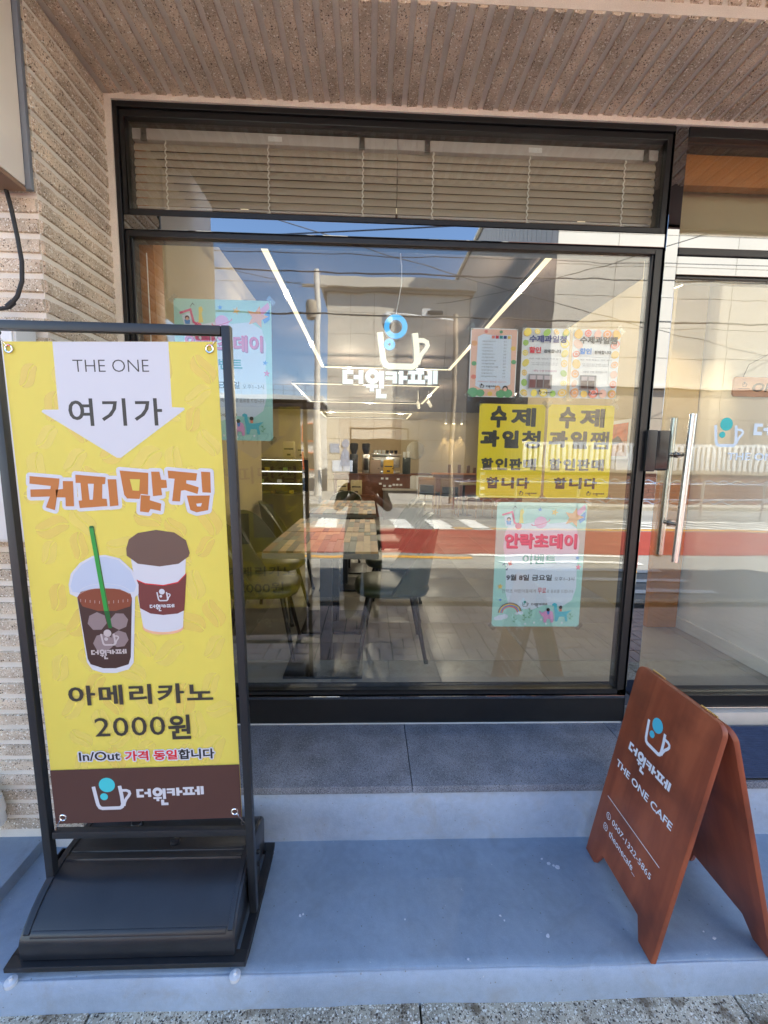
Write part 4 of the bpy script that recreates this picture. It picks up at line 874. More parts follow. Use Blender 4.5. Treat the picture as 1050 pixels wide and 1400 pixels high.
def fruit_sheet(label, x0, w_, kind):
    t, P = poster('fruit_sheet', label, x0, 1.815, w_, .311, I_paper)
    W, H = w_, .311; rnd = random.Random(11+kind)
    pal = (I_lemon, I_kiwi, I_star, I_lemon) if kind == 0 else (I_coral, I_peach, I_starO, I_star)
    k = 0
    for side in range(4):
        for i in range(7 if side < 2 else 5):
            u = (i+.5)/(7 if side < 2 else 5); r = rnd.uniform(.013, .021)*(1.25 if kind else 1)
            x, y = ((.006+r*.8, u*H), (W-.006-r*.8, u*H), (u*W, .006+r*.8), (u*W, H-.006-r*.8))[side]
            m_ = pal[k % 4]; k += 1
            P.disc('fruit_print', m_, x, y, r, r*rnd.uniform(.7, 1), 14, rnd.uniform(0, 3)); P.up()
            if k % 2: P.disc('fruit_print', I_paper, x, y, r*.62, r*.5, 12); P.up(); P.disc('fruit_print', m_, x, y, r*.5, r*.4, 12); P.up()
    P.text('lettering', I_navy if kind == 0 else I_ink, '수제과일청' if kind == 0 else '수제과일쨈', .030, .246, W-.018, .278, bold=.035)
    P.text('lettering', I_red if kind == 0 else I_blue, '할인', .032, .198, .088, .226, bold=.035); P.text('lettering', I_ink, '판매합니다', .102, .200, .182, .216, bold=.03)
    P.text('small_print', I_gr, '레몬 자몽 청포도 키위 딸기', .035, .170, W-.04, .177)
    P.text('small_print', I_gr, '수제 과일로 만든 음료를 드립니다', .045, .152, W-.05, .157); P.text('small_print', I_gr, '매일 매일 만들어요 어린이들에게', .050, .144, W-.055, .149)
    P.text('small_print', I_pinkd if kind == 0 else I_gr, '1병당 수량 한정입니다', .055, .115, W-.055, .124)
    n = 3 if kind == 0 else 2
    x = W/2-.026*n+ (0.008 if kind == 0 else -.012); P.rect('photo_print', I_gr, x-.006, .038, x+.034*n+.004, .104); P.up()
    for i in range(n):
        m_ = (I_sleeve, I_brown, I_lid)[i] if kind == 0 else (I_brown, I_cup)[i]
        P.rect('photo_print', I_pale, x+.002+.034*i, .080, x+.028+.034*i, .098); P.rect('photo_print', m_, x+.034*i, .043, x+.030+.034*i, .080)
    P.up(); logo_print(P, 'small_logo', W*.37, .014, .020, I_ink, I_ink, (W*.50, .026, .040))
    P.done()
fruit_sheet('white sheet with green and yellow fruit border and blue headline, middle of the three sheets', .699, .222, 0)
fruit_sheet('white sheet with peach and orange citrus border, rightmost of the three sheets', .936, .224, 1)

# ------------------------------------------------------------------ hanging light-up logo behind the pane
M_acr = mat('grey_acrylic_edge', hx(150, 152, 156)[:3], rough=.35); M_lw = mat('lit_warm_white', (.9, .86, .7), emit=(1, .90, .66), es=.17); M_lc = mat('lit_cool_white', (.85, .9, .9), emit=(.84, .96, .95), es=.17); M_lb = mat('lit_cyan', (.1, .5, .9), emit=(.07, .42, .95), es=.17)
ns = thing('lit_logo_sign', 'hanging light-up cup logo with two blue rings above glowing white letters', 'sign', (.12, .1, 2.05))
def solid(name, vs_fs, y0, y1, m, parent):
    vs, fs = vs_fs; n = len(vs); mb = MB(); a = [(x, y0, z) for x, z in vs]+[(x, y1, z) for x, z in vs]
    from collections import Counter
    cnt = Counter(); F = []
    for f in fs:
        F.append(tuple(f)); F.append(tuple(n+i for i in f[::-1]))
        for i in range(len(f)): cnt[(f[i], f[(i+1) % len(f)])] += 1
    for (i, j) in list(cnt):
        if (j, i) not in cnt: F.append((i, j, n+j, n+i))
    return mb.add(a, F).obj(name, m, parent, world=True)
body, hand, discs, th = logo_shapes()
cw = .249; T = lambda pts: [(.030+a*cw, 1.946+b*.244) for a, b in pts]
for nm, m_, dy0, dy1, dw, dx in (('backing', M_acr, .090, .112, .006, .0), ('lit_face', None, .0855, .0895, 0, 0)):
    solid('cup_'+nm, strip2d(T(body), .027+dw), dy0, dy1, m_ or M_lw, ns); solid('handle_'+nm, strip2d(T(hand), .019+dw), dy0+.0004, dy1+.0004, m_ or M_lw, ns)
    solid('ring_'+nm, strip2d(arc(.118, 2.137, .043, 0, 350, 30), .023+dw, True), dy0-.006, dy1-.006, m_ or M_lb, ns)
    solid('bubble_'+nm, strip2d(arc(.090, 2.056, .0165, 0, 342, 20), .019+dw, True), dy0-.006, dy1-.006, m_ or M_lb, ns)
k = .455/564
for b_ in WORD['boxes']:
    x0, z1, x1, z0 = -.131+b_[0]*k, 1.945-b_[1]*k, -.131+b_[2]*k, 1.945-b_[3]*k
    MB().box(x0-.003, x1+.003, .0921, .112, z0-.003, z1+.003).obj('letter_backing', M_acr, ns, world=True); MB().box(x0, x1, .0876, .0916, z0, z1).obj('letter_face', M_lc, ns, world=True, smooth=False)
cx, cy, ro, ri = WORD['ring']
solid('letter_backing', strip2d(arc(-.131+cx*k, 1.945-cy*k, (ro+ri)/2*k, 0, 345, 24), (ro-ri)*k+.006, True), .0925, .1125, M_acr, ns)
solid('letter_face', strip2d(arc(-.131+cx*k, 1.945-cy*k, (ro+ri)/2*k, 0, 345, 24), (ro-ri)*k, True), .087, .092, M_lc, ns)
MB().box(.02, .24, .113, .118, 1.80, 2.12).obj('clear_mount', glass_mat('clear_acrylic', .02), ns, world=True)
tag(MB().tube([(.118, .10, 2.19), (.130, .095, 2.26), (.142, .085, 2.33), (.140, .07, 2.40), (.130, .05, 2.46)], .0022, n=6).obj('sign_wire', mat('clear_white_wire', (.7, .7, .72), rough=.3)), 'thin white wire running up from the lit cup logo to the frame', 'wire')

# ------------------------------------------------------------------ blinds in the transom
M_slat = mat('blind_slat', hx(178, 166, 150)[:3], rough=.5, var=.05, vscale=3); M_rail = mat('blind_headrail', hx(196, 190, 186)[:3], rough=.45); M_cord = mat('blind_cord', hx(240, 236, 228)[:3], rough=.8)
M_clip = mat('clip_metal', (.25, .25, .24), rough=.3, metal=1)
def blind(label, x0, x1, cords, brk, labx):
    t = thing('venetian_blind', label, 'blind', ((x0+x1)/2, .06, 2.9), group='beige venetian blinds in the transom')
    MB().box(x0, x1, .035, .085, 2.866, 2.910).obj('headrail', M_rail, t, world=True, bevel=.003)
    vs = []; fs = []; n = 8
    for x in (x0+.0008, x1-.0008):
        for i in range(n+1):
            a = -.62+1.24*i/n; vs.append((x, .075-.030*math.cos(a)+.010*math.sin(a), .0215*math.sin(a)/math.sin(.62)*.80))
    for i in range(n): fs.append((i, i+1, n+2+i, n+1+i))
    k2 = len(vs); vs += [(a, b+.0012, c) for a, b, c in vs]; fs += [tuple(k2+i for i in f[::-1]) for f in fs]
    me = MB().add(vs, fs).mesh('slat', M_slat, off=((x0+x1)/2, .06, 0), ang=80)
    for k in range(8): place('slat', me, (random.uniform(-.001, .001), 0, 2.846-.0315*k-2.9), t)
    MB().box(x0+.004, x1-.004, .045, .075, 2.596, 2.606).obj('bottom_rail', M_rail, t, world=True, bevel=.003)
    for x in cords:
        pts = [(x+.0032*math.sin(i*1.15), .036+.0016*math.cos(i*1.15), 2.864-.286*i/60) for i in range(61)]
        c = MB().tube(pts, .0026, n=5)
        kn = [(x+.014*math.sin(i*.9)*math.cos(i*.37), .034+.006*math.sin(i*.7), 2.580+.008*math.sin(i*1.3+1)-.003*(i % 3)) for i in range(26)]
        c.tube(kn, .0024, n=5); c.obj('lift_cord', M_cord, t, world=True)
    for x in brk:
        b = MB(); b.box(x-.011, x+.011, .028, .034, 2.862, 2.908); b.box(x-.013, x+.013, .026, .036, 2.858, 2.866); b.box(x-.006, x+.006, .024, .028, 2.884, 2.896); b.obj('bracket', M_clip, t, world=True, bevel=.0008)
    MB().box(labx-.030, labx+.030, .0335, .0348, 2.878, 2.898).obj('paper_label', I_paper, t, world=True)
blind('left beige venetian blind in the transom, reaching the wood trim', -1.034, .1095, (-.895, -.455, -.042), (-.983, -.047), -.424)
blind('right beige venetian blind in the transom, next to the door mullion', .1105, 1.283, (.269, .70, 1.135), (.24, 1.225), .722)
t = thing('interior_wood_trim', 'orange wood lining around the inside of the window opening', 'trim', (-1.0, .08, .35))
MB().box(-1.062, -.983, .072, .16, .335, 2.53).obj('jamb', M_woodtrim, t, world=True, bevel=.003)
MB().box(-1.062, -1.037, .072, .16, 2.535, 2.94).obj('jamb', M_woodtrim, t, world=True, bevel=.002)
MB().box(-1.036, 1.31, .072, .16, 2.912, 2.925).obj('head', M_woodtrim, t, world=True)
MB().box(1.374, 3.2, .072, .12, 2.795, 2.925).obj('head', M_woodtrim, t, world=True, bevel=.003)
ct = MB().tube([(-1.012, .066, 2.42), (-1.010, .066, 1.6), (-1.008, .066, 1.0)], .0025, n=6)
tag(ct.obj('pull_cord', M_cord), 'pale pull cord hanging against the orange wood jamb', 'cord')

# ------------------------------------------------------------------ the room
FZ, CZ = .30, 2.965
room = thing('cafe_interior', 'beige and white cafe room with dark ceiling seen through the glass', 'room', (0, 5, FZ))
def rb(name, m, *c, bevel=0): return MB().box(*c).obj(name, m, room, bevel=bevel, smooth=False, world=True)
rb('floor_slab', M_grout, -4.8, 4.6, .072, 10.9, FZ-.08, FZ-.003)
rb('ceiling', M_ceil, -4.8, 4.6, .165, 10.9, CZ, CZ+.025)
rb('left_wall', M_beige, -1.084, -1.064, .17, 2.25, FZ, CZ)
rb('left_wall', M_beige, -4.8, -1.086, 2.20, 2.25, FZ, CZ)
rb('left_wall', M_beige, -4.8, -4.75, 2.26, 10.8, FZ, CZ)
rb('back_wall', M_beige, -4.74, 4.5, 10.8, 10.88, FZ, CZ)
rb('back_panel', mat('back_panel_beige', hx(168, 146, 112)[:3], rough=.8), -.9, .95, 10.76, 10.795, 1.2, 2.75)
rb('right_wall', M_beige, 2.14, 2.20, 1.10, 3.8, FZ, CZ)
rb('right_wall', M_beige, 2.21, 4.5, 3.74, 3.8, FZ, CZ)
rb('right_wall', M_beige, 4.5, 4.56, 3.81, 10.8, FZ, CZ)
rb('entry_wall', M_whitewall, 2.335, 2.40, .075, 1.05, FZ, CZ)
rb('skirting', M_white, 2.318, 2.334, .075, .99, FZ, FZ+.085, bevel=.003)
rb('column', M_woodtrim, 2.09, 2.315, .97, 1.095, FZ, 1.38, bevel=.003)
rb('column', M_beige, 2.09, 2.315, .975, 1.095, 1.382, CZ)
rb('bulkhead', M_beige, 1.374, 2.33, .16, .22, 2.42, CZ-.002)
tm = MB().box(.0015, .6085, .0015, .6085, -.02, 0).mesh('floor_tile', M_tile, bevel=.001)
for i in range(-8, 8):
    for j in range(0, 18):
        x, y = -.198+.61*i, -.165+.61*j
        if x+.61 > 4.6 or x < -4.9: continue
        if y < 0:
            continue
        if (x < -1.4 and y < 2.0) or (x > 2.0 and 1 < y < 3.2) or (x > 2.3 and y < 3.6): continue
        place('floor_tile', tm, (x, y-5, random.uniform(-.0004, .0004)), room)
tm2 = MB().box(.0015, .6085, .0015, .3685, -.02, 0).mesh('floor_tile', M_tile, bevel=.001)
for i in range(-1, 4): place('floor_tile', tm2, (-.198+.61*i, .073-5, 0), room)
# led frames hung below the ceiling
M_led = mat('led_strip', (1, .95, .85), emit=(1, .80, .50), es=.27)
def led(label, x0, x1, y0, y1, z):
    t = thing('led_ceiling_light', label, 'ceiling light', ((x0+x1)/2, (y0+y1)/2, z), group='rectangular led frames')
    for a in ((x0, x0+.048, y0, y1), (x1-.048, x1, y0, y1), (x0+.049, x1-.049, y0, y0+.048), (x0+.049, x1-.049, y1-.048, y1)):
        MB().box(a[0], a[1], a[2], a[3], z+.006, z+.035).obj('housing', M_black, t, world=True)
        MB().box(a[0]+.004, a[1]-.004, a[2]+.004, a[3]-.004, z, z+.005).obj('diffuser', M_led, t, world=True, smooth=False)
    for a in ((x0+.1, y0+.02), (x1-.1, y0+.02), (x0+.1, y1-.02), (x1-.1, y1-.02)):
        MB().tube([(a[0], a[1], z+.034), (a[0], a[1], CZ)], .002, n=5).obj('hanger_wire', M_wire, t, world=True)
def led_lamps(pts, z, power):
    for x, y in pts:
        l = bpy.data.lights.new('led_lamp', 'POINT'); l.energy = power; l.color = (1, .86, .66); l.shadow_soft_size = .02
        o = bpy.data.objects.new('led_lamp', l); COL.objects.link(o); o.location = (x, y, z)
led_lamps([(-.67, 1.6), (-.67, 3.0)], 2.78, 1.3)
led_lamps([(1.13, 1.3), (1.13, 2.8)], 2.78, 5)
led_lamps([(-.3, 4.18), (.7, 4.18)], 2.78, 7)
led_lamps([(-1.31, 6.5), (1.17, 6.5), (0, 5.42), (0, 7.68)], 2.76, 6)
led_lamps([(-1.0, 9.12), (.8, 9.12)], 2.70, 8)
led('nearest glowing rectangular LED frame, its sides running toward the glass', -.69, 1.15, .35, 4.20, 2.80)
led('second glowing LED frame behind the hanging logo letters', -1.33, 1.19, 5.40, 7.70, 2.78)
led('farthest and lowest glowing LED frame over the coffee counter', -1.28, 1.10, 9.1, 10.6, 2.72)

# tables of reclaimed strips
PL = [mat('reclaimed_strip_%s' % n, hx(*c)[:3], rough=.5, var=.18, vscale=14, fine=.12, fscale=90) for n, c in (('tan', (176, 134, 86)), ('brown', (134, 92, 56)), ('grey', (112, 112, 102)), ('umber', (82, 62, 46)), ('sand', (198, 164, 116)), ('moss', (98, 98, 74)))]
M_edge = mat('grey_table_edge', hx(132, 126, 114)[:3], rough=.5, var=.15, vscale=20)
def table(label, x, y, lx=.60, ly=.60):
    t = thing('cafe_table', label, 'table', (x, y, FZ), group='reclaimed wood cafe tables')
    MB().box(0, lx, 0, ly, .700, .728).obj('top_board', M_edge, t, bevel=.002)
    rnd = random.Random(int(x*10+y*100)); nx_ = 15; w_ = (lx-.006)/nx_
    for i in range(nx_):
        yy = .003
        while yy < ly-.004:
            l_ = min(rnd.uniform(.12, .34), ly-.003-yy)
            if ly-.003-(yy+l_) < .05: l_ = ly-.003-yy
            MB().box(.003+i*w_+.0006, .003+(i+1)*w_-.0006, yy+.0006, yy+l_-.0006, .7285, .740+rnd.uniform(-.001, .001)).obj('strip', rnd.choice(PL), t, smooth=False); yy += l_
    MB().box(lx/2-.035, lx/2+.035, ly/2-.035, ly/2+.035, .02, .69).obj('pedestal', M_black, t, bevel=.004)
    MB().box(lx/2-.14, lx/2+.14, ly/2-.14, ly/2+.14, .690, .6995).obj('mounting_plate', M_black, t)
    MB().box(.08, lx-.08, .08, ly-.08, .0, .018).obj('base_plate', M_black, t, bevel=.006)
table('wooden strip table nearest the window pane', -.545, .145)
table('second wooden strip table pushed against the nearest one', -.545, .755)
table('third wooden strip table from the window, after the gap', -.53, 1.72)
table('fourth wooden strip table from the window, farthest in the row', -.53, 2.33)
M_ol = mat('olive_leather', hx(68, 72, 46)[:3], rough=.38, spec=.5, var=.08, vscale=6); M_leg = mat('black_leg', (.015, .015, .015), rough=.3)
def shell(mb, th=.028):
    nu, nv = 14, 8; A = []; B = []
    for j in range(nv+1):
        v = j/nv
        for i in range(nu+1):
            u = -1+2*i/nu; wd = .235*(1-.12*v*v)
            y = wd*math.sin(u*1.35)/math.sin(1.35); x = -.205+.22*(1-math.cos(u*1.35))/(1-math.cos(1.35))*(1-.35*v)-.06*v
            z = .43+(.385-.17*abs(u)**2.4)*v
            n = Vector((math.cos(u*1.2), -math.sin(u*1.2)*1.0, .12)).normalized()
            A.append((x, y, z)); B.append((x-n.x*th, y-n.y*th*-1*-1, z))
    n_ = len(A); fs = []; W_ = nu+1
    for j in range(nv):
        for i in range(nu):
            a = j*W_+i; fs.append((a, a+1, a+W_+1, a+W_)); fs.append((n_+a, n_+a+W_, n_+a+W_+1, n_+a+1))
    rim = [j*W_ for j in range(nv+1)]+[nv*W_+i for i in range(1, nu+1)]+[j*W_+nu for j in range(nv-1, -1, -1)]+[i for i in range(nu-1, 0, -1)]
    for a, b in zip(rim, rim[1:]+rim[:1]): fs.append((a, b, n_+b, n_+a))
    mb.add(A+B, fs)
def pad(mb, rx, ry, z0, z1, n=28, e=3.2):
    prof_ = [(.80, z0), (.95, z0+.006), (1.0, (z0+z1)/2), (.965, z1-.012), (.86, z1-.002), (.5, z1+.004), (0.02, z1+.004)]
    vs = []; fs = []
    for k_, z in prof_:
        for i in range(n):
            a = 2*math.pi*i/n; c, s_ = math.cos(a), math.sin(a)
            vs.append((rx*k_*abs(c)**(2/e)*(1 if c > 0 else -1), ry*k_*abs(s_)**(2/e)*(1 if s_ > 0 else -1), z))
    for j in range(len(prof_)-1):
        for i in range(n): fs.append((j*n+i, j*n+(i+1) % n, (j+1)*n+(i+1) % n, (j+1)*n+i))
    fs.append(tuple(range(n))[::-1]); fs.append(tuple(range((len(prof_)-1)*n, len(prof_)*n))); mb.add(vs, fs)
def make_chair(label):
    t = thing('shell_chair', label, 'chair', (0, 0, FZ), group='olive leather shell chairs')
    m = MB(); pad(m, .235, .225, .395, .462); m.obj('seat', M_ol, t, ang=70)
    m = MB(); shell(m); m.obj('backrest', M_ol, t, ang=70)
    m = MB(); m.box(-.15, .15, -.13, -.10, .375, .394); m.box(-.15, .15, .10, .13, .375, .394); m.obj('seat_frame', M_leg, t)
    for sx, sy in ((1, 1), (1, -1), (-1, 1), (-1, -1)):
        l = MB().tube([(.13*sx, .12*sy, .385), (.205*sx, .215*sy, .0)], [.0165, .011], n=10); l.tube([(.2045*sx, .2145*sy, .022), (.206*sx, .216*sy, .0)], .014, n=10); l.obj('leg', M_leg, t)
    return t
ch = make_chair('olive shell chair right of the nearest table, its legs close to the glass')
ch.location = (.150, .625, FZ); ch.rotation_euler = (0, 0, R(180))
for x, y, a, lb in ((-.655, .60, 5, 'olive shell chair left of the nearest table, partly behind the banner frame'), (-.72, 1.22, -8, 'olive shell chair left of the second table'), (.22, 1.30, 172, 'olive shell chair right of the second table'),
                    (-.75, 2.05, 10, 'olive shell chair left of the third table'), (.26, 2.10, 185, 'olive shell chair right of the third table'), (-.30, 3.15, -95, 'dark shell chair at the far end of the table row'), (.28, 2.70, 178, 'olive shell chair right of the fourth table')):
    dup(ch, (x, y, FZ), R(a), lb)
# counter with machines
M_walnut = mat('counter_wood', hx(112, 66, 38)[:3], rough=.45, var=.12, vscale=7)
ctr = thing('coffee_counter', 'brown wooden counter carrying the coffee machines at the back', 'counter', (.1, 7.3, FZ))
MB().box(-.75, .88, 7.02, 7.7, FZ, 1.185).obj('body', M_walnut, ctr, world=True); MB().box(-.77, .90, 7.0, 7.72, 1.186, 1.225).obj('top', M_walnut, ctr, world=True, bevel=.004)
MB().box(.30, 1.0, 6.62, 6.98, FZ, .90).obj('low_cabinet', mat('grey_cabinet', hx(110, 100, 94)[:3], rough=.5), ctr, world=True)
MB().box(.28, 1.02, 6.60, 6.98, .902, .925).obj('cabinet_top', mat('pale_top', hx(190, 180, 166)[:3], rough=.4), ctr, world=True)
em = thing('espresso_machine', 'silver espresso machine on the wooden counter', 'coffee machine', (.36, 7.35, 1.225))
MB().box(.06, .66, 7.2, 7.55, 1.36, 1.60).obj('body', M_steel, em, world=True, bevel=.02); MB().box(.04, .68, 7.12, 7.58, 1.605, 1.66).obj('cup_rail', M_chrome, em, world=True, bevel=.01)
MB().box(.06, .66, 7.1, 7.55, 1.226, 1.30).obj('drip_tray', M_chrome, em, world=True, bevel=.01)
for x in (.2, .5): MB().lathe([(.035, 1.33), (.035, 1.40), (.02, 1.42)], (x, 7.14, 0), n=12).tube([(x, 7.14, 1.36), (x, 7.0, 1.34)], .012, n=8).obj('group_head', M_black, em, world=True)
for i in range(6): MB().lathe([(.03, 1.661), (.04, 1.73)], (.13+.09*i, 7.3, 0), n=10).obj('cup', M_black if i > 2 else M_white, em, world=True)
def grinder(label, x, y, hop):
    g = thing('coffee_grinder', label, 'grinder', (x, y, 1.226))
    MB().box(x-.085, x+.085, y-.12, y+.12, 1.226, 1.64).obj('body', M_steel if hop else M_black, g, world=True, bevel=.02); MB().box(x-.055, x+.055, y-.135, y-.121, 1.30, 1.55).obj('front_panel', M_black, g, world=True, bevel=.01)
    MB().lathe([(.05, 1.64), (.085, 1.74), (.09, 1.86), (.07, 1.87)], (x, y, 0), n=14).obj('hopper', mat('smoked_plastic', (.05, .045, .04), rough=.2), g, world=True)
grinder('dark coffee grinder at the left end of the counter', -.33, 7.2, 0); grinder('chrome coffee grinder beside the espresso machine', -.07, 7.25, 1)
def bag(label, x0, x1, y, z0, z1, m, marks=True):
    b = thing('coffee_bag', label, 'bag', ((x0+x1)/2, y, z0))
    MB().add([(x0, y-.04, z0), (x1, y-.04, z0), (x1, y+.04, z0), (x0, y+.04, z0), (x0+.004, y-.045, (z0+z1)/2), (x1-.004, y-.045, (z0+z1)/2), (x1-.004, y+.045, (z0+z1)/2), (x0+.004, y+.045, (z0+z1)/2), (x0+.003, y-.008, z1), (x1-.003, y-.008, z1), (x1-.003, y+.008, z1), (x0+.003, y+.008, z1)],
             [(0, 1, 2, 3)]+[(i, (i+1) % 4, 4+(i+1) % 4, 4+i) for i in range(4)]+[(4+i, 4+(i+1) % 4, 8+(i+1) % 4, 8+i) for i in range(4)]+[(8, 9, 10, 11)]).obj('pouch', m, b, world=True, bevel=.004)
    if marks:
        w_ = x1-x0
        MB().box(x0+w_*.12, x1-w_*.12, y-.0475, y-.0462, z0+(z1-z0)*.50, z0+(z1-z0)*.58).obj('label_print', I_ink, b, world=True); MB().box(x0+w_*.35, x1-w_*.35, y-.0480, y-.0470, z0+(z1-z0)*.14, z0+(z1-z0)*.25).obj('label_print', I_ink, b, world=True)
M_kraft = mat('cream_kraft', hx(196, 180, 136)[:3], rough=.7)
bag('cream coffee bag on the front shelf, left one of the pair below the machines', -.66, -.44, 6.75, .82, 1.10, M_kraft); bag('cream coffee bag on the front shelf, right one of the pair below the machines', -.38, -.14, 6.75, .80, 1.10, M_kraft)
sh = thing('front_shelf', 'low wooden shelf in front of the counter under the coffee bags', 'shelf', (-.4, 6.8, FZ)); MB().box(-.74, .10, 6.60, 6.96, FZ, .795).obj('body', M_walnut, sh, world=True)
bag('bright yellow bag hanging on the espresso machine front', .30, .52, 6.92+.14, 1.23, 1.52, mat('yellow_bag', hx(216, 168, 20)[:3], rough=.5), True)
bag('pinkish beige paper bag leaning before the espresso machine', .02, .25, 7.06, 1.23, 1.52, mat('pink_paper_bag', hx(170, 146, 128)[:3], rough=.7), False)
jr = thing('cup_lid_stack', 'tall dark dispenser of cup lids at the right end of the counter', 'dispenser', (.80, 7.1, 1.226)); MB().box(.72, .88, 7.03, 7.2, 1.226, 1.58).obj('body', mat('dark_green_black', (.02, .03, .025), rough=.4), jr, world=True, bevel=.01)
for x in (.75, .83): MB().lathe([(.03, 1.582), (.033, 1.68), (.025, 1.70)], (x, 7.1, 0), n=10).obj('cup_stack', M_white, jr, world=True)
pt = thing('price_tags', 'row of small white price tags along the counter front', 'price tags', (.45, 6.98, 1.0))
for x, z in ((.28, 1.13), (.38, 1.13), (.62, 1.12), (.24, 1.02), (.33, .975), (.45, .975), (.53, 1.0), (.60, 1.0), (.68, 1.0)): MB().box(x-.028, x+.028, 6.985, 6.989, z-.02, z+.02).obj('tag', I_paper, pt, world=True)
# back units
bk = thing('back_cabinet', 'cream base cabinet with a wooden top under the round mirror', 'cabinet', (1.5, 10.5, FZ))
MB().box(.95, 2.1, 10.25, 10.75, FZ+.1, 1.10).obj('carcass', M_beige, bk, world=True); MB().box(.93, 2.12, 10.22, 10.75, 1.102, 1.15).obj('top', M_walnut, bk, world=True)
for i in range(3): MB().box(.97+.375*i, 1.335+.375*i, 10.235, 10.249, FZ+.12, 1.09).obj('door', M_whitewall, bk, world=True, bevel=.003)
mr = thing('round_mirror', 'round frameless mirror on the back wall', 'mirror', (1.38, 10.77, 1.83)); MB().lathe([(.265, 10.765), (.265, 10.79)], (1.38, 0, 1.83), ax='y', n=40).obj('glass', mat('mirror_glass', (.75, .74, .68), rough=.12, metal=.9), mr, world=True)
wp = thing('wood_partition', 'low orange wooden partition with a row of brown packets on top', 'partition', (2.7, 8.6, FZ))
MB().box(1.62, 3.9, 8.6, 8.72, FZ, 1.18).obj('panel', M_walnut, wp, world=True); MB().box(1.58, 3.9, 8.52, 8.80, 1.182, 1.225).obj('shelf', M_woodtrim, wp, world=True)
for i, x in enumerate((2.02, 2.27, 2.50, 2.66, 2.90)):
    h_ = (.21, .21, .19, .14, .14)[i]; tag(MB().box(x-.035, x+.035, 8.60, 8.68, 1.226, 1.226+h_).obj('brown_packet', mat('brown_packet', hx(96, 66, 44)[:3], rough=.5), bevel=.006), ('tall brown packet nearest the mirror on the wooden partition', 'second tall brown packet on the wooden partition', 'middle brown packet on the wooden partition', 'short brown packet on the wooden partition', 'short brown packet by the yellow poster edge on the partition')[i], 'packet', 'brown packets on the partition')
M_lwood = mat('light_chair_wood', hx(150, 112, 70)[:3], rough=.45); M_gseat = mat('green_black_upholstery', hx(36, 44, 38)[:3], rough=.6)
def wchair(label, x, y, rz):
    t = thing('wooden_chair', label, 'chair', (x, y, FZ), rz, 'light wood chairs with dark seats')
    MB().box(-.21, .21, -.21, .21, .43, .48).obj('seat', M_gseat, t, bevel=.012)
    for sx, sy, h_ in ((-.2, -.2, .44), (.2, -.2, .44), (-.2, .2, .84), (.2, .2, .84)): MB().tube([(sx, sy, 0), (sx, sy, h_)], .018, n=8).obj('leg', M_lwood, t)
    MB().box(-.19, .19, .185, .215, .66, .84).obj('top_rail', M_lwood, t, bevel=.01); MB().box(-.17, .17, .190, .210, .49, .655).obj('back_pad', M_gseat, t, bevel=.006)
wchair('light wooden chair with a dark back pad, facing the partition', 1.78, 7.4, R(180)); wchair('light wooden chair tucked by the green armchair', 1.45, 8.0, R(150)); wchair('dark wooden chair at the right edge of the seating corner', 2.45, 7.2, R(195))
rt_ = thing('small_round_table', 'small round table with a pale top in the far seating corner', 'table', (2.15, 7.5, FZ)); MB().lathe([(.36, .70), (.37, .715), (.36, .73)], n=28).obj('top', M_beige, rt_); MB().lathe([(.2, 0), (.2, .012), (.03, .03), (.03, .70)], n=16).obj('pedestal', M_black, rt_)
# display case
dc = thing('display_case', 'lit glass cake display case left of the tables', 'display case', (-1.6, 5.2, FZ))
MB().box(-2.6, -1.08, 5.0, 5.6, FZ, .93).obj('base', mat('case_base', hx(74, 70, 66)[:3], rough=.4), dc, world=True); MB().box(-2.6, -1.08, 5.0, 5.6, 1.50, 1.53).obj('top', M_steel, dc, world=True)
MB().box(-2.6, -1.08, 5.58, 5.6, .931, 1.499).obj('rear_panel', M_black, dc, world=True)
for z in (1.10, 1.30): MB().box(-2.58, -1.10, 5.03, 5.57, z, z+.008).obj('shelf', M_steel, dc, world=True); MB().box(-2.58, -1.10, 5.022, 5.029, z-.004, z+.010).obj('light_strip', mat('case_light', (1, 1, 1), emit=(1, .97, .9), es=.5), dc, world=True)
MB().box(-2.58, -1.10, 5.03, 5.045, 1.488, 1.498).obj('light_strip', MATS['case_light'], dc, world=True)
MB().box(-2.6, -1.08, 5.003, 5.007, .935, 1.495).obj('front_glass', M_glass_in, dc, world=True)
for i in range(14):
    x = -2.5+.1*i; z = (.932, 1.109, 1.309)[i % 3]; m_ = (mat('lemon_cake', hx(216, 186, 40)[:3]), mat('choco_box', hx(92, 60, 44)[:3]), I_paper, I_kiwi)[i % 4]
    tag(MB().box(x-.035, x+.035, 5.12, 5.2, z, z+.06).obj('boxed_cake', m_, bevel=.012), 'small boxed treat %s in the lit display case' % ('on the %s shelf, %s' % (('lowest', 'middle', 'upper')[i % 3], ('far left', 'left of centre', 'near the centre', 'right of centre', 'by the right end')[i//3])), 'food', 'treats in the display case')
bag('cream coffee bag standing on the display case, left one', -1.44, -1.24, 5.2, 1.531, 1.80, M_kraft); bag('cream coffee bag standing on the display case, right one', -1.20, -1.02-.06, 5.2, 1.531, 1.77, M_kraft)
bp2 = thing('black_post', 'slim black post standing behind the left end of the tables', 'post', (-.62, 3.4, FZ)); MB().box(-.64, -.60, 3.38, 3.42, FZ, 1.38).obj('shaft', M_black, bp2, world=True); MB().box(-.74, -.50, 3.28, 3.52, FZ, FZ+.012).obj('foot', M_black, bp2, world=True)
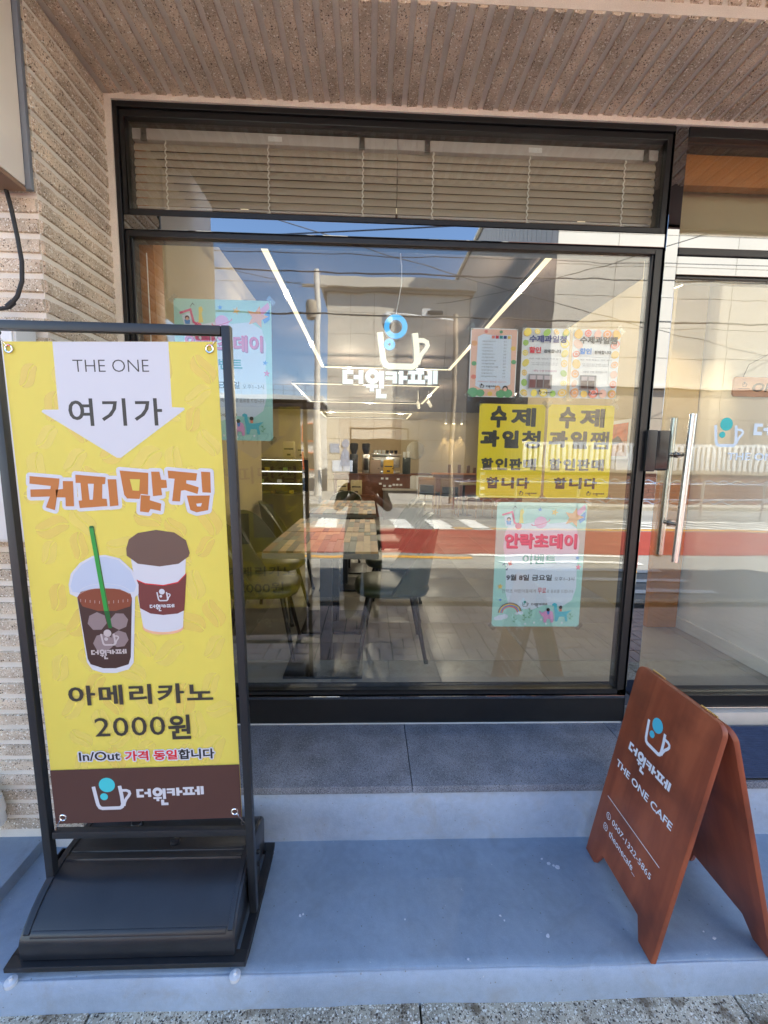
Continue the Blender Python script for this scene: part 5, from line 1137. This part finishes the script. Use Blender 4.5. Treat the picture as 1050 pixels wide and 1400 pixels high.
# painting, track spots
pa = thing('framed_painting', 'framed sunset painting on the right wall behind the yellow posters', 'painting', (2.13, 1.75, 1.6))
MB().box(2.118, 2.138, 1.42, 1.86, 1.55, 1.88).obj('frame', M_white, pa, world=True, bevel=.003); MB().box(2.1145, 2.1175, 1.45, 1.83, 1.70, 1.85).obj('canvas', mat('painting_orange', hx(214, 108, 52)[:3], var=.25, vscale=14), pa, world=True); MB().box(2.1145, 2.1175, 1.45, 1.83, 1.58, 1.699).obj('canvas', mat('painting_sand', hx(190, 150, 120)[:3], var=.3, vscale=18), pa, world=True)
pm_ = [(1.50, 1.69), (1.58, 1.75), (1.66, 1.72), (1.76, 1.71), (1.80, 1.69)]; MB().prism([(a, b) for a, b in pm_]+[(1.65, 1.68)], 2.1115, 2.1140, ax='x').obj('canvas', mat('painting_dark', hx(66, 60, 58)[:3]), pa, world=True)
M_spoth = mat('white_spot_housing', hx(200, 196, 188)[:3], rough=.5); M_spotl = mat('spot_lens', (1, .9, .7), emit=(1, .82, .5), es=6)
def spot(label, x, y, z, dx, dy, dz, power, size, blend=.6, col=(1, .74, .42)):
    t = thing('track_spotlight', label, 'spotlight', (x, y, z), group='white track spotlights')
    d = Vector((dx, dy, dz)).normalized(); p = Vector((x, y, z))
    MB().tube([p, p+d*.13], .035, n=14).obj('barrel', M_spoth, t, world=True); MB().tube([p+d*.1305, p+d*.134], .030, n=14).obj('lens', M_spotl, t, world=True); MB().tube([p+Vector((0, 0, .01)), (x, y, CZ)], .008, n=8).obj('stem', M_spoth, t, world=True)
    if power:
        l = bpy.data.lights.new('spot', 'SPOT'); l.energy = power; l.color = col; l.spot_size = R(size); l.spot_blend = blend; l.shadow_soft_size = .03
        o = bpy.data.objects.new('spot_lamp', l); COL.objects.link(o); o.parent = t; o.location = d*.15; o.rotation_euler = (-d).to_track_quat('Z', 'Y').to_euler()
spot('track spotlight left of the pair pointing at the back wall', 1.0, 7.0, 2.72, .25, .6, -.75, 12, 60)
spot('track spotlight right of the pair pointing at the back wall', 1.22, 7.0, 2.74, .5, .6, -.6, 12, 60)
for i, x in enumerate((2.25, 2.48, 2.72)): spot(('left', 'middle', 'right')[i]+' one of the three spotlights grazing the back wall', x, 10.62, 2.75, 0, .10, -1, 9, 38, .5)
spot('spotlight washing the entry wall behind the glass door', 1.80, .60, 2.70, .40, .33, -.74, 6, 50, 1)

# ------------------------------------------------------------------ across the street (all of it is seen mirrored in the panes)
BZ = GZ+.02
a_ = thing('cream_building', 'cream panelled building with a dark wide entrance across the street', 'building', (1.1, -19.8, BZ))
def ab(p, name, m, *c, bevel=0): return MB().box(*c).obj(name, m, p, bevel=bevel, smooth=False, world=True)
ab(a_, 'core', M_darkjoint, -2.15, 4.9, -32, -19.86, BZ, 9.75)
pw, ph = 1.17, 1.02
me = MB().box(.008, pw-.008, -.05, 0, .008, ph-.008).mesh('wall_panel', M_cream)
for i in range(6):
    for j in range(10):
        x, z = -2.15+pw*i, BZ-.35+ph*j
        if -.9 <= x+pw/2 <= 2.0 and z < 2.5: continue
        if z < BZ: continue
        place('wall_panel', me, (x-1.1, 0, z-BZ), a_)
meb = MB().box(.008, pw-.008, -.05, 0, .008, .64).mesh('wall_panel', M_cream)
for i in (0, 4, 5): place('wall_panel', meb, (-2.15+pw*i-1.1, 0, .01), a_)
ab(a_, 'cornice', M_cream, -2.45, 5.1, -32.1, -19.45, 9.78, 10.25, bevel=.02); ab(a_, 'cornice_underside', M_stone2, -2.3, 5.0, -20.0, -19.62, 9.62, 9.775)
ab(a_, 'entrance', M_darkglass, -.95, 1.95, -19.95, -19.84, BZ, 3.1)
ab(a_, 'entrance_frame', M_black, -1.02, -.96, -19.9, -19.78, BZ, 3.16); ab(a_, 'entrance_frame', M_black, 1.96, 2.02, -19.9, -19.78, BZ, 3.16); ab(a_, 'entrance_frame', M_black, -.955, 1.955, -19.9, -19.78, 3.105, 3.16)
ab(a_, 'signboard', mat('pale_blue_plate', hx(150, 170, 200)[:3]), -2.0, -1.55, -19.79, -19.77, 1.9, 2.35)
M_mural = MATS['pale_blue_plate']
m = MB(); m.lathe([(.19, -19.79), (.19, -19.772)], (-1.25, 0, 2.35), ax='y', n=20); m.prism([(-1.5, 1.2), (-1.0, 1.2), (-1.05, 1.9), (-1.18, 2.15), (-1.32, 2.15), (-1.45, 1.9)], -19.79, -19.772); m.obj('wall_figure_plate', M_mural, a_, world=True)
for x in (-1.9, -1.35): ab(a_, 'notice', M_paper_ if False else I_bub, x, x+.5, -19.79, -19.775, .95, 1.5)
b2 = thing('tall_pale_building', 'taller pale panelled building with a grey ribbed side wall at the right across the street', 'building', (13, -16, BZ))
ab(b2, 'core', M_darkjoint, 7.56, 32, -44, -16.06, BZ, 17.4)
me = MB().box(.010, 2.49, -.05, 0, .010, 1.19).mesh('wall_panel', M_cream2)
for i in range(8):
    for j in range(11):
        x, z = 7.5+2.5*i, 4.95+1.2*j-.2
        if z+1.2 > 18: continue
        place('wall_panel', me, (x-13, 0, z-BZ), b2)
me = MB().box(.010, 2.49, -.05, 0, .010, 1.19).mesh('base_panel', M_stone2)
for i in range(8):
    for j in range(4): place('base_panel', me, (7.5+2.5*i-13, 0, .005+1.2*j), b2)
ab(b2, 'ledge', M_cream2, 7.4, 28, -16.2, -15.85, 4.70, 4.80)
ab(b2, 'parapet_cap', M_cream2, 7.4, 28, -44, -15.9, 17.42, 17.6)
me = MB().box(-.04, 0, .02, .58, .01, 17.2).mesh('side_rib', mat('grey_side_cladding', hx(176, 168, 158)[:3], rough=.6, var=.05))
for i in range(45): place('side_rib', me, (7.56-13, -16.1-.6*(i+1)+16, 0), b2)
c3 = thing('white_hall_building', 'long low white building with a roof railing and orange framed windows farther down the street', 'building', (-12, -40, BZ))
ab(c3, 'wall', mat('white_hall_wall', hx(216, 212, 204)[:3], rough=.8, var=.04), -26, -4.8, -52, -40, BZ, 6.3); ab(c3, 'roof_slab', M_white, -26.5, -4.4, -52, -39.2, 6.9, 7.5); ab(c3, 'dark_band', mat('dark_band', hx(70, 60, 62)[:3]), -26.2, -4.6, -51.9, -39.6, 6.31, 6.89)
for i in range(12):
    x = -25.6+1.75*i
    for z in (.6, 3.3):
        wdw = MB().box(x, x+1.15, -40.0, -39.93, z, z+1.5).obj('window', M_darkglass, c3, world=True, smooth=False)
        fo = MB(); m_ = mat('orange_window_frame', hx(226, 112, 52)[:3]) if i % 3 == 2 else M_white
        fo.box(x-.12, x, -40.02, -39.86, z-.1, z+1.6); fo.box(x+1.15, x+1.27, -40.02, -39.86, z-.1, z+1.6); fo.box(x, x+1.15, -40.02, -39.86, z+1.5, z+1.6); fo.box(x, x+1.15, -40.02, -39.86, z-.1, z)
        fo.obj('frame', m_, wdw, smooth=False).location = tuple(-v for v in c3.location)
for i in range(22): ab(c3, 'railing_post', M_steel, -26.2+1.0*i, -26.15+1.0*i, -39.5, -39.45, 7.5, 8.5)
ab(c3, 'railing', M_steel, -26.2, -5.1, -39.5, -39.45, 8.51, 8.56); ab(c3, 'railing', M_steel, -26.2, -5.1, -39.49, -39.46, 8.0, 8.04)
hl = MB(); vs = []; fs = []; n = 60
for i in range(n+1):
    x = -160+320*i/n; h = 7+9*noise.noise(Vector((x*.03, 1, 0)))+5*noise.noise(Vector((x*.09, 5, 0))); vs += [(x, -150, GZ-.15), (x, -150, max(3, h)), (x, -185, GZ-.15)]
for i in range(n): fs += [(3*i, 3*i+3, 3*i+4, 3*i+1), (3*i+1, 3*i+4, 3*i+5, 3*i+2)]
struct(hl.add(vs, fs).obj('hills', mat('wooded_hill', hx(62, 82, 58)[:3], rough=.95, var=.35, vscale=.25, fine=.2, fscale=1.2)))
# boundary wall with white balustrade, railings, pole, wires
wl = thing('low_brick_wall', 'low brown brick wall along the far pavement in front of the tall pale building', 'wall', (14, -15.2, BZ))
ab(wl, 'core', M_mortar, 4.6, 30, -15.4, -15.22, BZ, 1.12); ab(wl, 'coping', M_stone2, 4.55, 30, -15.45, -15.12, 1.2, 1.28)
me = MB().box(.006, .394, -.03, 0, .006, .154).mesh('brick', M_brownbrick)
for j in range(8):
    for i in range(36): place('brick', me, (4.6+.4*i+(.2 if j % 2 else 0)-14, 0, .01+.16*j), wl)
fnc = thing('white_picket_fence', 'white slatted fence standing on the brown brick wall', 'fence', (14, -15.28, 1.28))
ab(fnc, 'rail', M_white, 6.2, 29, -15.32, -15.28, 1.34, 1.42); ab(fnc, 'rail', M_white, 6.2, 29, -15.32, -15.28, 2.28, 2.40)
me = MB().box(0, .15, -.03, 0, .0, .98).mesh('picket', M_white, bevel=.01)
for i in range(70): place('picket', me, (6.25+.235*i-14, .035, .03), fnc)
ab(fnc, 'post', M_white, 10.2, 10.9, -15.36, -15.24, 1.28, 2.0)
gr = thing('guard_rail', 'shiny steel pedestrian railing with wavy bars beside the far lane', 'railing', (9, -11.0, GZ))
for i in range(12):
    x = 2.6+2.0*i
    MB().tube([(x, -11.05, GZ-.1), (x, -11.05, 1.02)], .035, n=10).obj('post', M_steel, gr, world=True)
    for z in (.92, .42): MB().tube([(x+.035, -11.05, z), (x+1.965, -11.05, z)], .022, n=8).obj('bar', M_chrome, gr, world=True)
    for z in (.99, .32): MB().tube([(x+.03+1.94*k/40, -11.05, z+.045*math.sin(k*math.pi/5)) for k in range(41)], .014, n=6).obj('wavy_bar', M_chrome, gr, world=True)
pl = thing('utility_pole', 'concrete utility pole at the left corner of the cream building', 'pole', (-2.35, -17.4, BZ)); MB().tube([(-2.35, -17.4, BZ), (-2.35, -17.4, 9.6)], [.17, .12], n=16).obj('shaft', M_mortar, pl, world=True)
MB().box(-3.0, -1.9, -17.45, -17.35, 8.9, 9.0).obj('crossarm', M_stone2, pl, world=True); MB().lathe([(.22, 7.6), (.24, 7.7), (.24, 8.2), (.20, 8.3)], (-2.6, -17.4, 0), n=16).obj('transformer', M_stone2, pl, world=True)
wires = [((-40, -9.5, 6.6), (40, -9.3, 6.75), .45, .018), ((-40, -9.5, 6.95), (40, -9.3, 7.05), .35, .010), ((-40, -9.4, 6.2), (40, -9.6, 5.9), .5, .014), ((-40, -9.45, 5.5), (40, -9.5, 5.75), .4, .022), ((-40, -9.45, 5.1), (40, -9.5, 5.25), .35, .010), ((-30, -16.2, 9.5), (12, -3.5, 5.4), .6, .014), ((-14, -5, 8.6), (20, -17, 6.0), .5, .012), ((-2.35, -17.4, 8.9), (-20, -2.2, 8.8), .8, .012), ((2.5, -15, 7.5), (12, -5, 7.6), .4, .010), ((-3, -17, 8.9), (-30, -9, 7.5), .6, .010)]
wires = [w_ for i_, w_ in enumerate(wires) if i_ not in (2, 4)]
for i, (a, b, sg, r) in enumerate(wires):
    pts = [tuple(a[k]+(b[k]-a[k])*t_/30-(sg*4*(t_/30)*(1-t_/30) if k == 2 else 0) for k in range(3)) for t_ in range(31)]
    lab = ['upper thick overhead cable along the street', 'thin overhead cable just above the thick one', 'lowest and thickest overhead cable along the street', 'slanting cable crossing from the far pole toward the shop', 'slanting cable crossing high over the road', 'cable leaving the utility pole toward the left', 'thin slanting cable in front of the pale building', 'cable from the pole crossarm far to the left'][i]
    tag(MB().tube(pts, r, n=6).obj('overhead_cable', M_wire), lab, 'cable', 'overhead street cables')
cc = thing('security_camera', 'white dome security camera on an arm above the cream building entrance', 'camera', (.9, -14.5, 6.6))
MB().tube([(.9, -14.5, BZ), (.9, -14.5, 7.2)], .07, n=12).obj('pole', M_steel, cc, world=True) if False else None
MB().tube([(3.2, -14.6, 6.75), (.55, -14.5, 7.0)], .045, n=10).obj('arm', M_white, cc, world=True); MB().tube([(3.2, -14.6, BZ), (3.2, -14.6, 7.0)], .09, n=12).obj('mast', M_stone2, cc, world=True)
MB().lathe([(.20, 6.55), (.22, 6.62), (.21, 6.86), (.08, 6.95)], (.6, -14.5, 0), n=18).obj('housing', M_white, cc, world=True); MB().lathe([(.03, 6.30), (.13, 6.36), (.17, 6.48), (.17, 6.548)], (.6, -14.5, 0), n=18).obj('dome', M_darkglass, cc, world=True)
MB().box(1.9, 2.2, -14.62, -14.5, 6.85, 7.15).obj('bracket', M_white, cc, world=True); MB().box(2.1, 2.65, -14.60, -14.45, 6.95, 7.07).obj('second_camera', M_black, cc, world=True, bevel=.02)

# ------------------------------------------------------------------ the person taking the picture (mirrored in the pane)
M_skin = mat('skin', hx(150, 112, 92)[:3], rough=.5, var=.04); M_tee = mat('charcoal_tee', hx(24, 23, 24)[:3], rough=.9, var=.1, vscale=20); M_jean = mat('dark_trousers', hx(22, 24, 30)[:3], rough=.9, var=.15, vscale=30); M_hair = mat('black_hair', (.01, .009, .008), rough=.5); M_shoe = mat('dark_shoes', (.02, .02, .022), rough=.5)
PX, PY = -.06, -2.36
V = {'pel': (0, 0, .93), 'sp': (0, .0, 1.12), 'ch': (0, .0, 1.32), 'nk': (0, .01, 1.475), 'nk2': (0, .03, 1.54), 'hd': (0, .045, 1.64), 'hd2': (0, .035, 1.72),
     'hl': (-.10, 0, .90), 'kl': (-.105, .03, .50), 'al': (-.11, -.01, .14), 'tl': (-.145, .13, .045), 'hr': (.10, 0, .90), 'kr': (.105, .03, .50), 'ar': (.11, -.01, .14), 'tr': (.145, .13, .045),
     'sl': (-.18, 0, 1.40), 'el': (-.27, .10, 1.17), 'wl': (-.10, .27, 1.32), 'pl': (-.055, .30, 1.37), 'sr': (.18, 0, 1.40), 'er': (.27, .10, 1.17), 'wr': (.12, .27, 1.32), 'pr': (.075, .30, 1.37)}
E_ = [('pel', 'sp'), ('sp', 'ch'), ('ch', 'nk'), ('nk', 'nk2'), ('nk2', 'hd'), ('hd', 'hd2'), ('pel', 'hl'), ('hl', 'kl'), ('kl', 'al'), ('al', 'tl'), ('pel', 'hr'), ('hr', 'kr'), ('kr', 'ar'), ('ar', 'tr'), ('ch', 'sl'), ('sl', 'el'), ('el', 'wl'), ('wl', 'pl'), ('ch', 'sr'), ('sr', 'er'), ('er', 'wr'), ('wr', 'pr')]
RAD = dict(pel=(.19, .13), sp=(.165, .12), ch=(.155, .11), nk=(.06, .06), nk2=(.052, .052), hd=(.078, .092), hd2=(.070, .085), hl=(.125, .12), kl=(.118, .11), al=(.10, .09), tl=(.042, .032), sl=(.062, .062), el=(.043, .043), wl=(.028, .030), pl=(.036, .020))
for k in list(RAD):
    if k in ('hl', 'kl', 'al', 'tl', 'sl', 'el', 'wl', 'pl'): RAD[k[0]+'r'] = RAD[k]
names = list(V); me = bpy.data.meshes.new('body'); me.from_pydata([V[k] for k in names], [(names.index(a), names.index(b)) for a, b in E_], [])
per = thing('person', 'person in dark tee and trousers holding a phone up, mirrored in the big pane', 'person', (PX, PY, GZ))
bo = bpy.data.objects.new('body', me); COL.objects.link(bo)
sk = bo.modifiers.new('s', 'SKIN')
for i, k in enumerate(names): me.skin_vertices[0].data[i].radius = RAD[k]; me.skin_vertices[0].data[i].use_root = (k == 'pel')
bo.modifiers.new('u', 'SUBSURF').levels = 2
bpy.context.view_layer.update(); dg = bpy.context.evaluated_depsgraph_get(); m2 = bpy.data.meshes.new_from_object(bo.evaluated_get(dg)); bpy.data.objects.remove(bo)
for m_ in (M_skin, M_tee, M_jean, M_shoe): m2.materials.append(m_)
for p_ in m2.polygons:
    c = p_.center; z = c.z
    if z < .10: p_.material_index = 3
    elif z < .98 : p_.material_index = 2
    elif z < 1.47 and not (c.y > .10 and z > 1.15) and not (abs(c.x) > .2 and z < 1.24 and c.y > .02): p_.material_index = 1
    else: p_.material_index = 0
    p_.use_smooth = True
m2.name = 'body'; bo = place('body', m2, (0, 0, 0), per)
def fingers(side):
    s_ = side; mb = MB()
    for i in range(4):
        x0 = (.052 if s_ > 0 else -.052)+.0; z = 1.405-.020*i
        mb.tube([(s_*.085, .300, z), (s_*.060, .318, z+.004), (s_*.040, .326, z+.004), (s_*.030, .318, z+.003)], [.009, .0085, .0075, .006], n=8)
    mb.tube([(s_*.08, .285, 1.36), (s_*.055, .285, 1.40), (s_*.040, .292, 1.425)], [.011, .0095, .007], n=8)
    return mb
fingers(1).obj('fingers', M_skin, per); fingers(-1).obj('fingers', M_skin, per)
hr_ = MB(); hr_.sph((0, .025, 1.70), .098, 18, 12, (.95, 1.12, 1.02)); hr_.obj('hair', M_hair, per)
fc = MB(); fc.sph((0, .075, 1.665), .078, 16, 12, (.9, .9, 1.18)); fc.sph((0, .148, 1.66), .014, 8, 6, (.8, 1, 1.4)); fc.obj('face', M_skin, per)
for s_ in (-1, 1): MB().sph((.03*s_, .137, 1.685), .011, 10, 6, (1.3, .7, .7)).obj('eye', M_hair, per); MB().sph((.083*s_, .055, 1.665), .02, 8, 6, (.4, .7, 1.3)).obj('ear', M_skin, per)
MB().box(-.025, .025, .140, .146, 1.612, 1.620).obj('mouth', mat('lip', hx(160, 96, 88)[:3]), per, bevel=.002)
ph_ = thing('phone', 'black phone held up by the mirrored person', 'phone', (0, -2.035, 1.47))
MB().box(-.038, .038, -2.043, -2.034, 1.375, 1.53).obj('case', M_black, ph_, world=True, bevel=.004); MB().box(.012, .034, -2.0335, -2.0315, 1.475, 1.525).obj('lens_bump', MATS['black_lock_plastic'], ph_, world=True, bevel=.0008)

# ------------------------------------------------------------------ vinyl and sign on the glass door
I_dw = mat('pale_blue_vinyl', hx(196, 216, 230)[:3], rough=.4); I_dt = mat('teal_vinyl', hx(30, 178, 178)[:3], rough=.4)
P = Print(dr, ox=-1.9, oz=-.35, y0=-.0056, step=.0002)
logo_print(P, 'door_logo', 1.640, 1.600, .150, I_dw, I_dt, (1.838, 1.722, .40))
P.text('door_lettering', I_dw, 'THE ONE CAFE', 1.722, 1.538, 2.15, 1.574, bold=.02)
P.done()
os_ = thing('open_sign', 'hanging wooden OPEN sign inside the glass door', 'sign', (1.90, .03, 1.86))
pts = [(1.742, 1.853), (1.752, 1.843), (2.098, 1.843), (2.108, 1.853), (2.108, 1.925), (2.098, 1.935), (1.752, 1.935), (1.742, 1.925)]
MB().prism(pts, .028, .036, ax='y').obj('plate', mat('pale_wood_plate', hx(206, 146, 110)[:3], rough=.5, var=.08, vscale=20), os_, world=True, bevel=.002)
P = Print(os_, ox=-1.90, oz=-1.86, y0=-.002, step=.0002)
P.text('lettering', mat('sign_ink', hx(60, 40, 32)[:3]), 'OPEN', 1.836, 1.866, 2.04, 1.908, bold=.03, shear=.18)
logo_print(P, 'small_logo', 1.785, 1.888, .026, MATS['sign_ink'], MATS['sign_ink']); P.rect('rule_line', MATS['sign_ink'], 1.768, 1.879, 1.825, 1.881)
P.done()
MB().tube([(1.79, .032, 1.935), (1.80, .02, 1.99), (1.925, .012, 2.06), (2.05, .02, 1.99), (2.06, .032, 1.935)], .0015, n=6).obj('cord', M_wire, os_, world=True)

mt = thing('door_mat', 'navy blue ribbed door mat on the granite slab behind the wooden board', 'mat', (2.2, -.26, .2))
MB().box(1.50, 3.0, -.428, -.082, .2005, .206).obj('backing', M_wire, mt, world=True)
M_mat = mat('navy_carpet', hx(62, 76, 106)[:3], rough=.95, var=.15, vscale=30, fine=.25, fscale=400)
for i in range(28): MB().box(1.505, 2.995, -.424+.0122*i, -.4145+.0122*i, .2065, .212).obj('rib', M_mat, mt, world=True, bevel=.002)
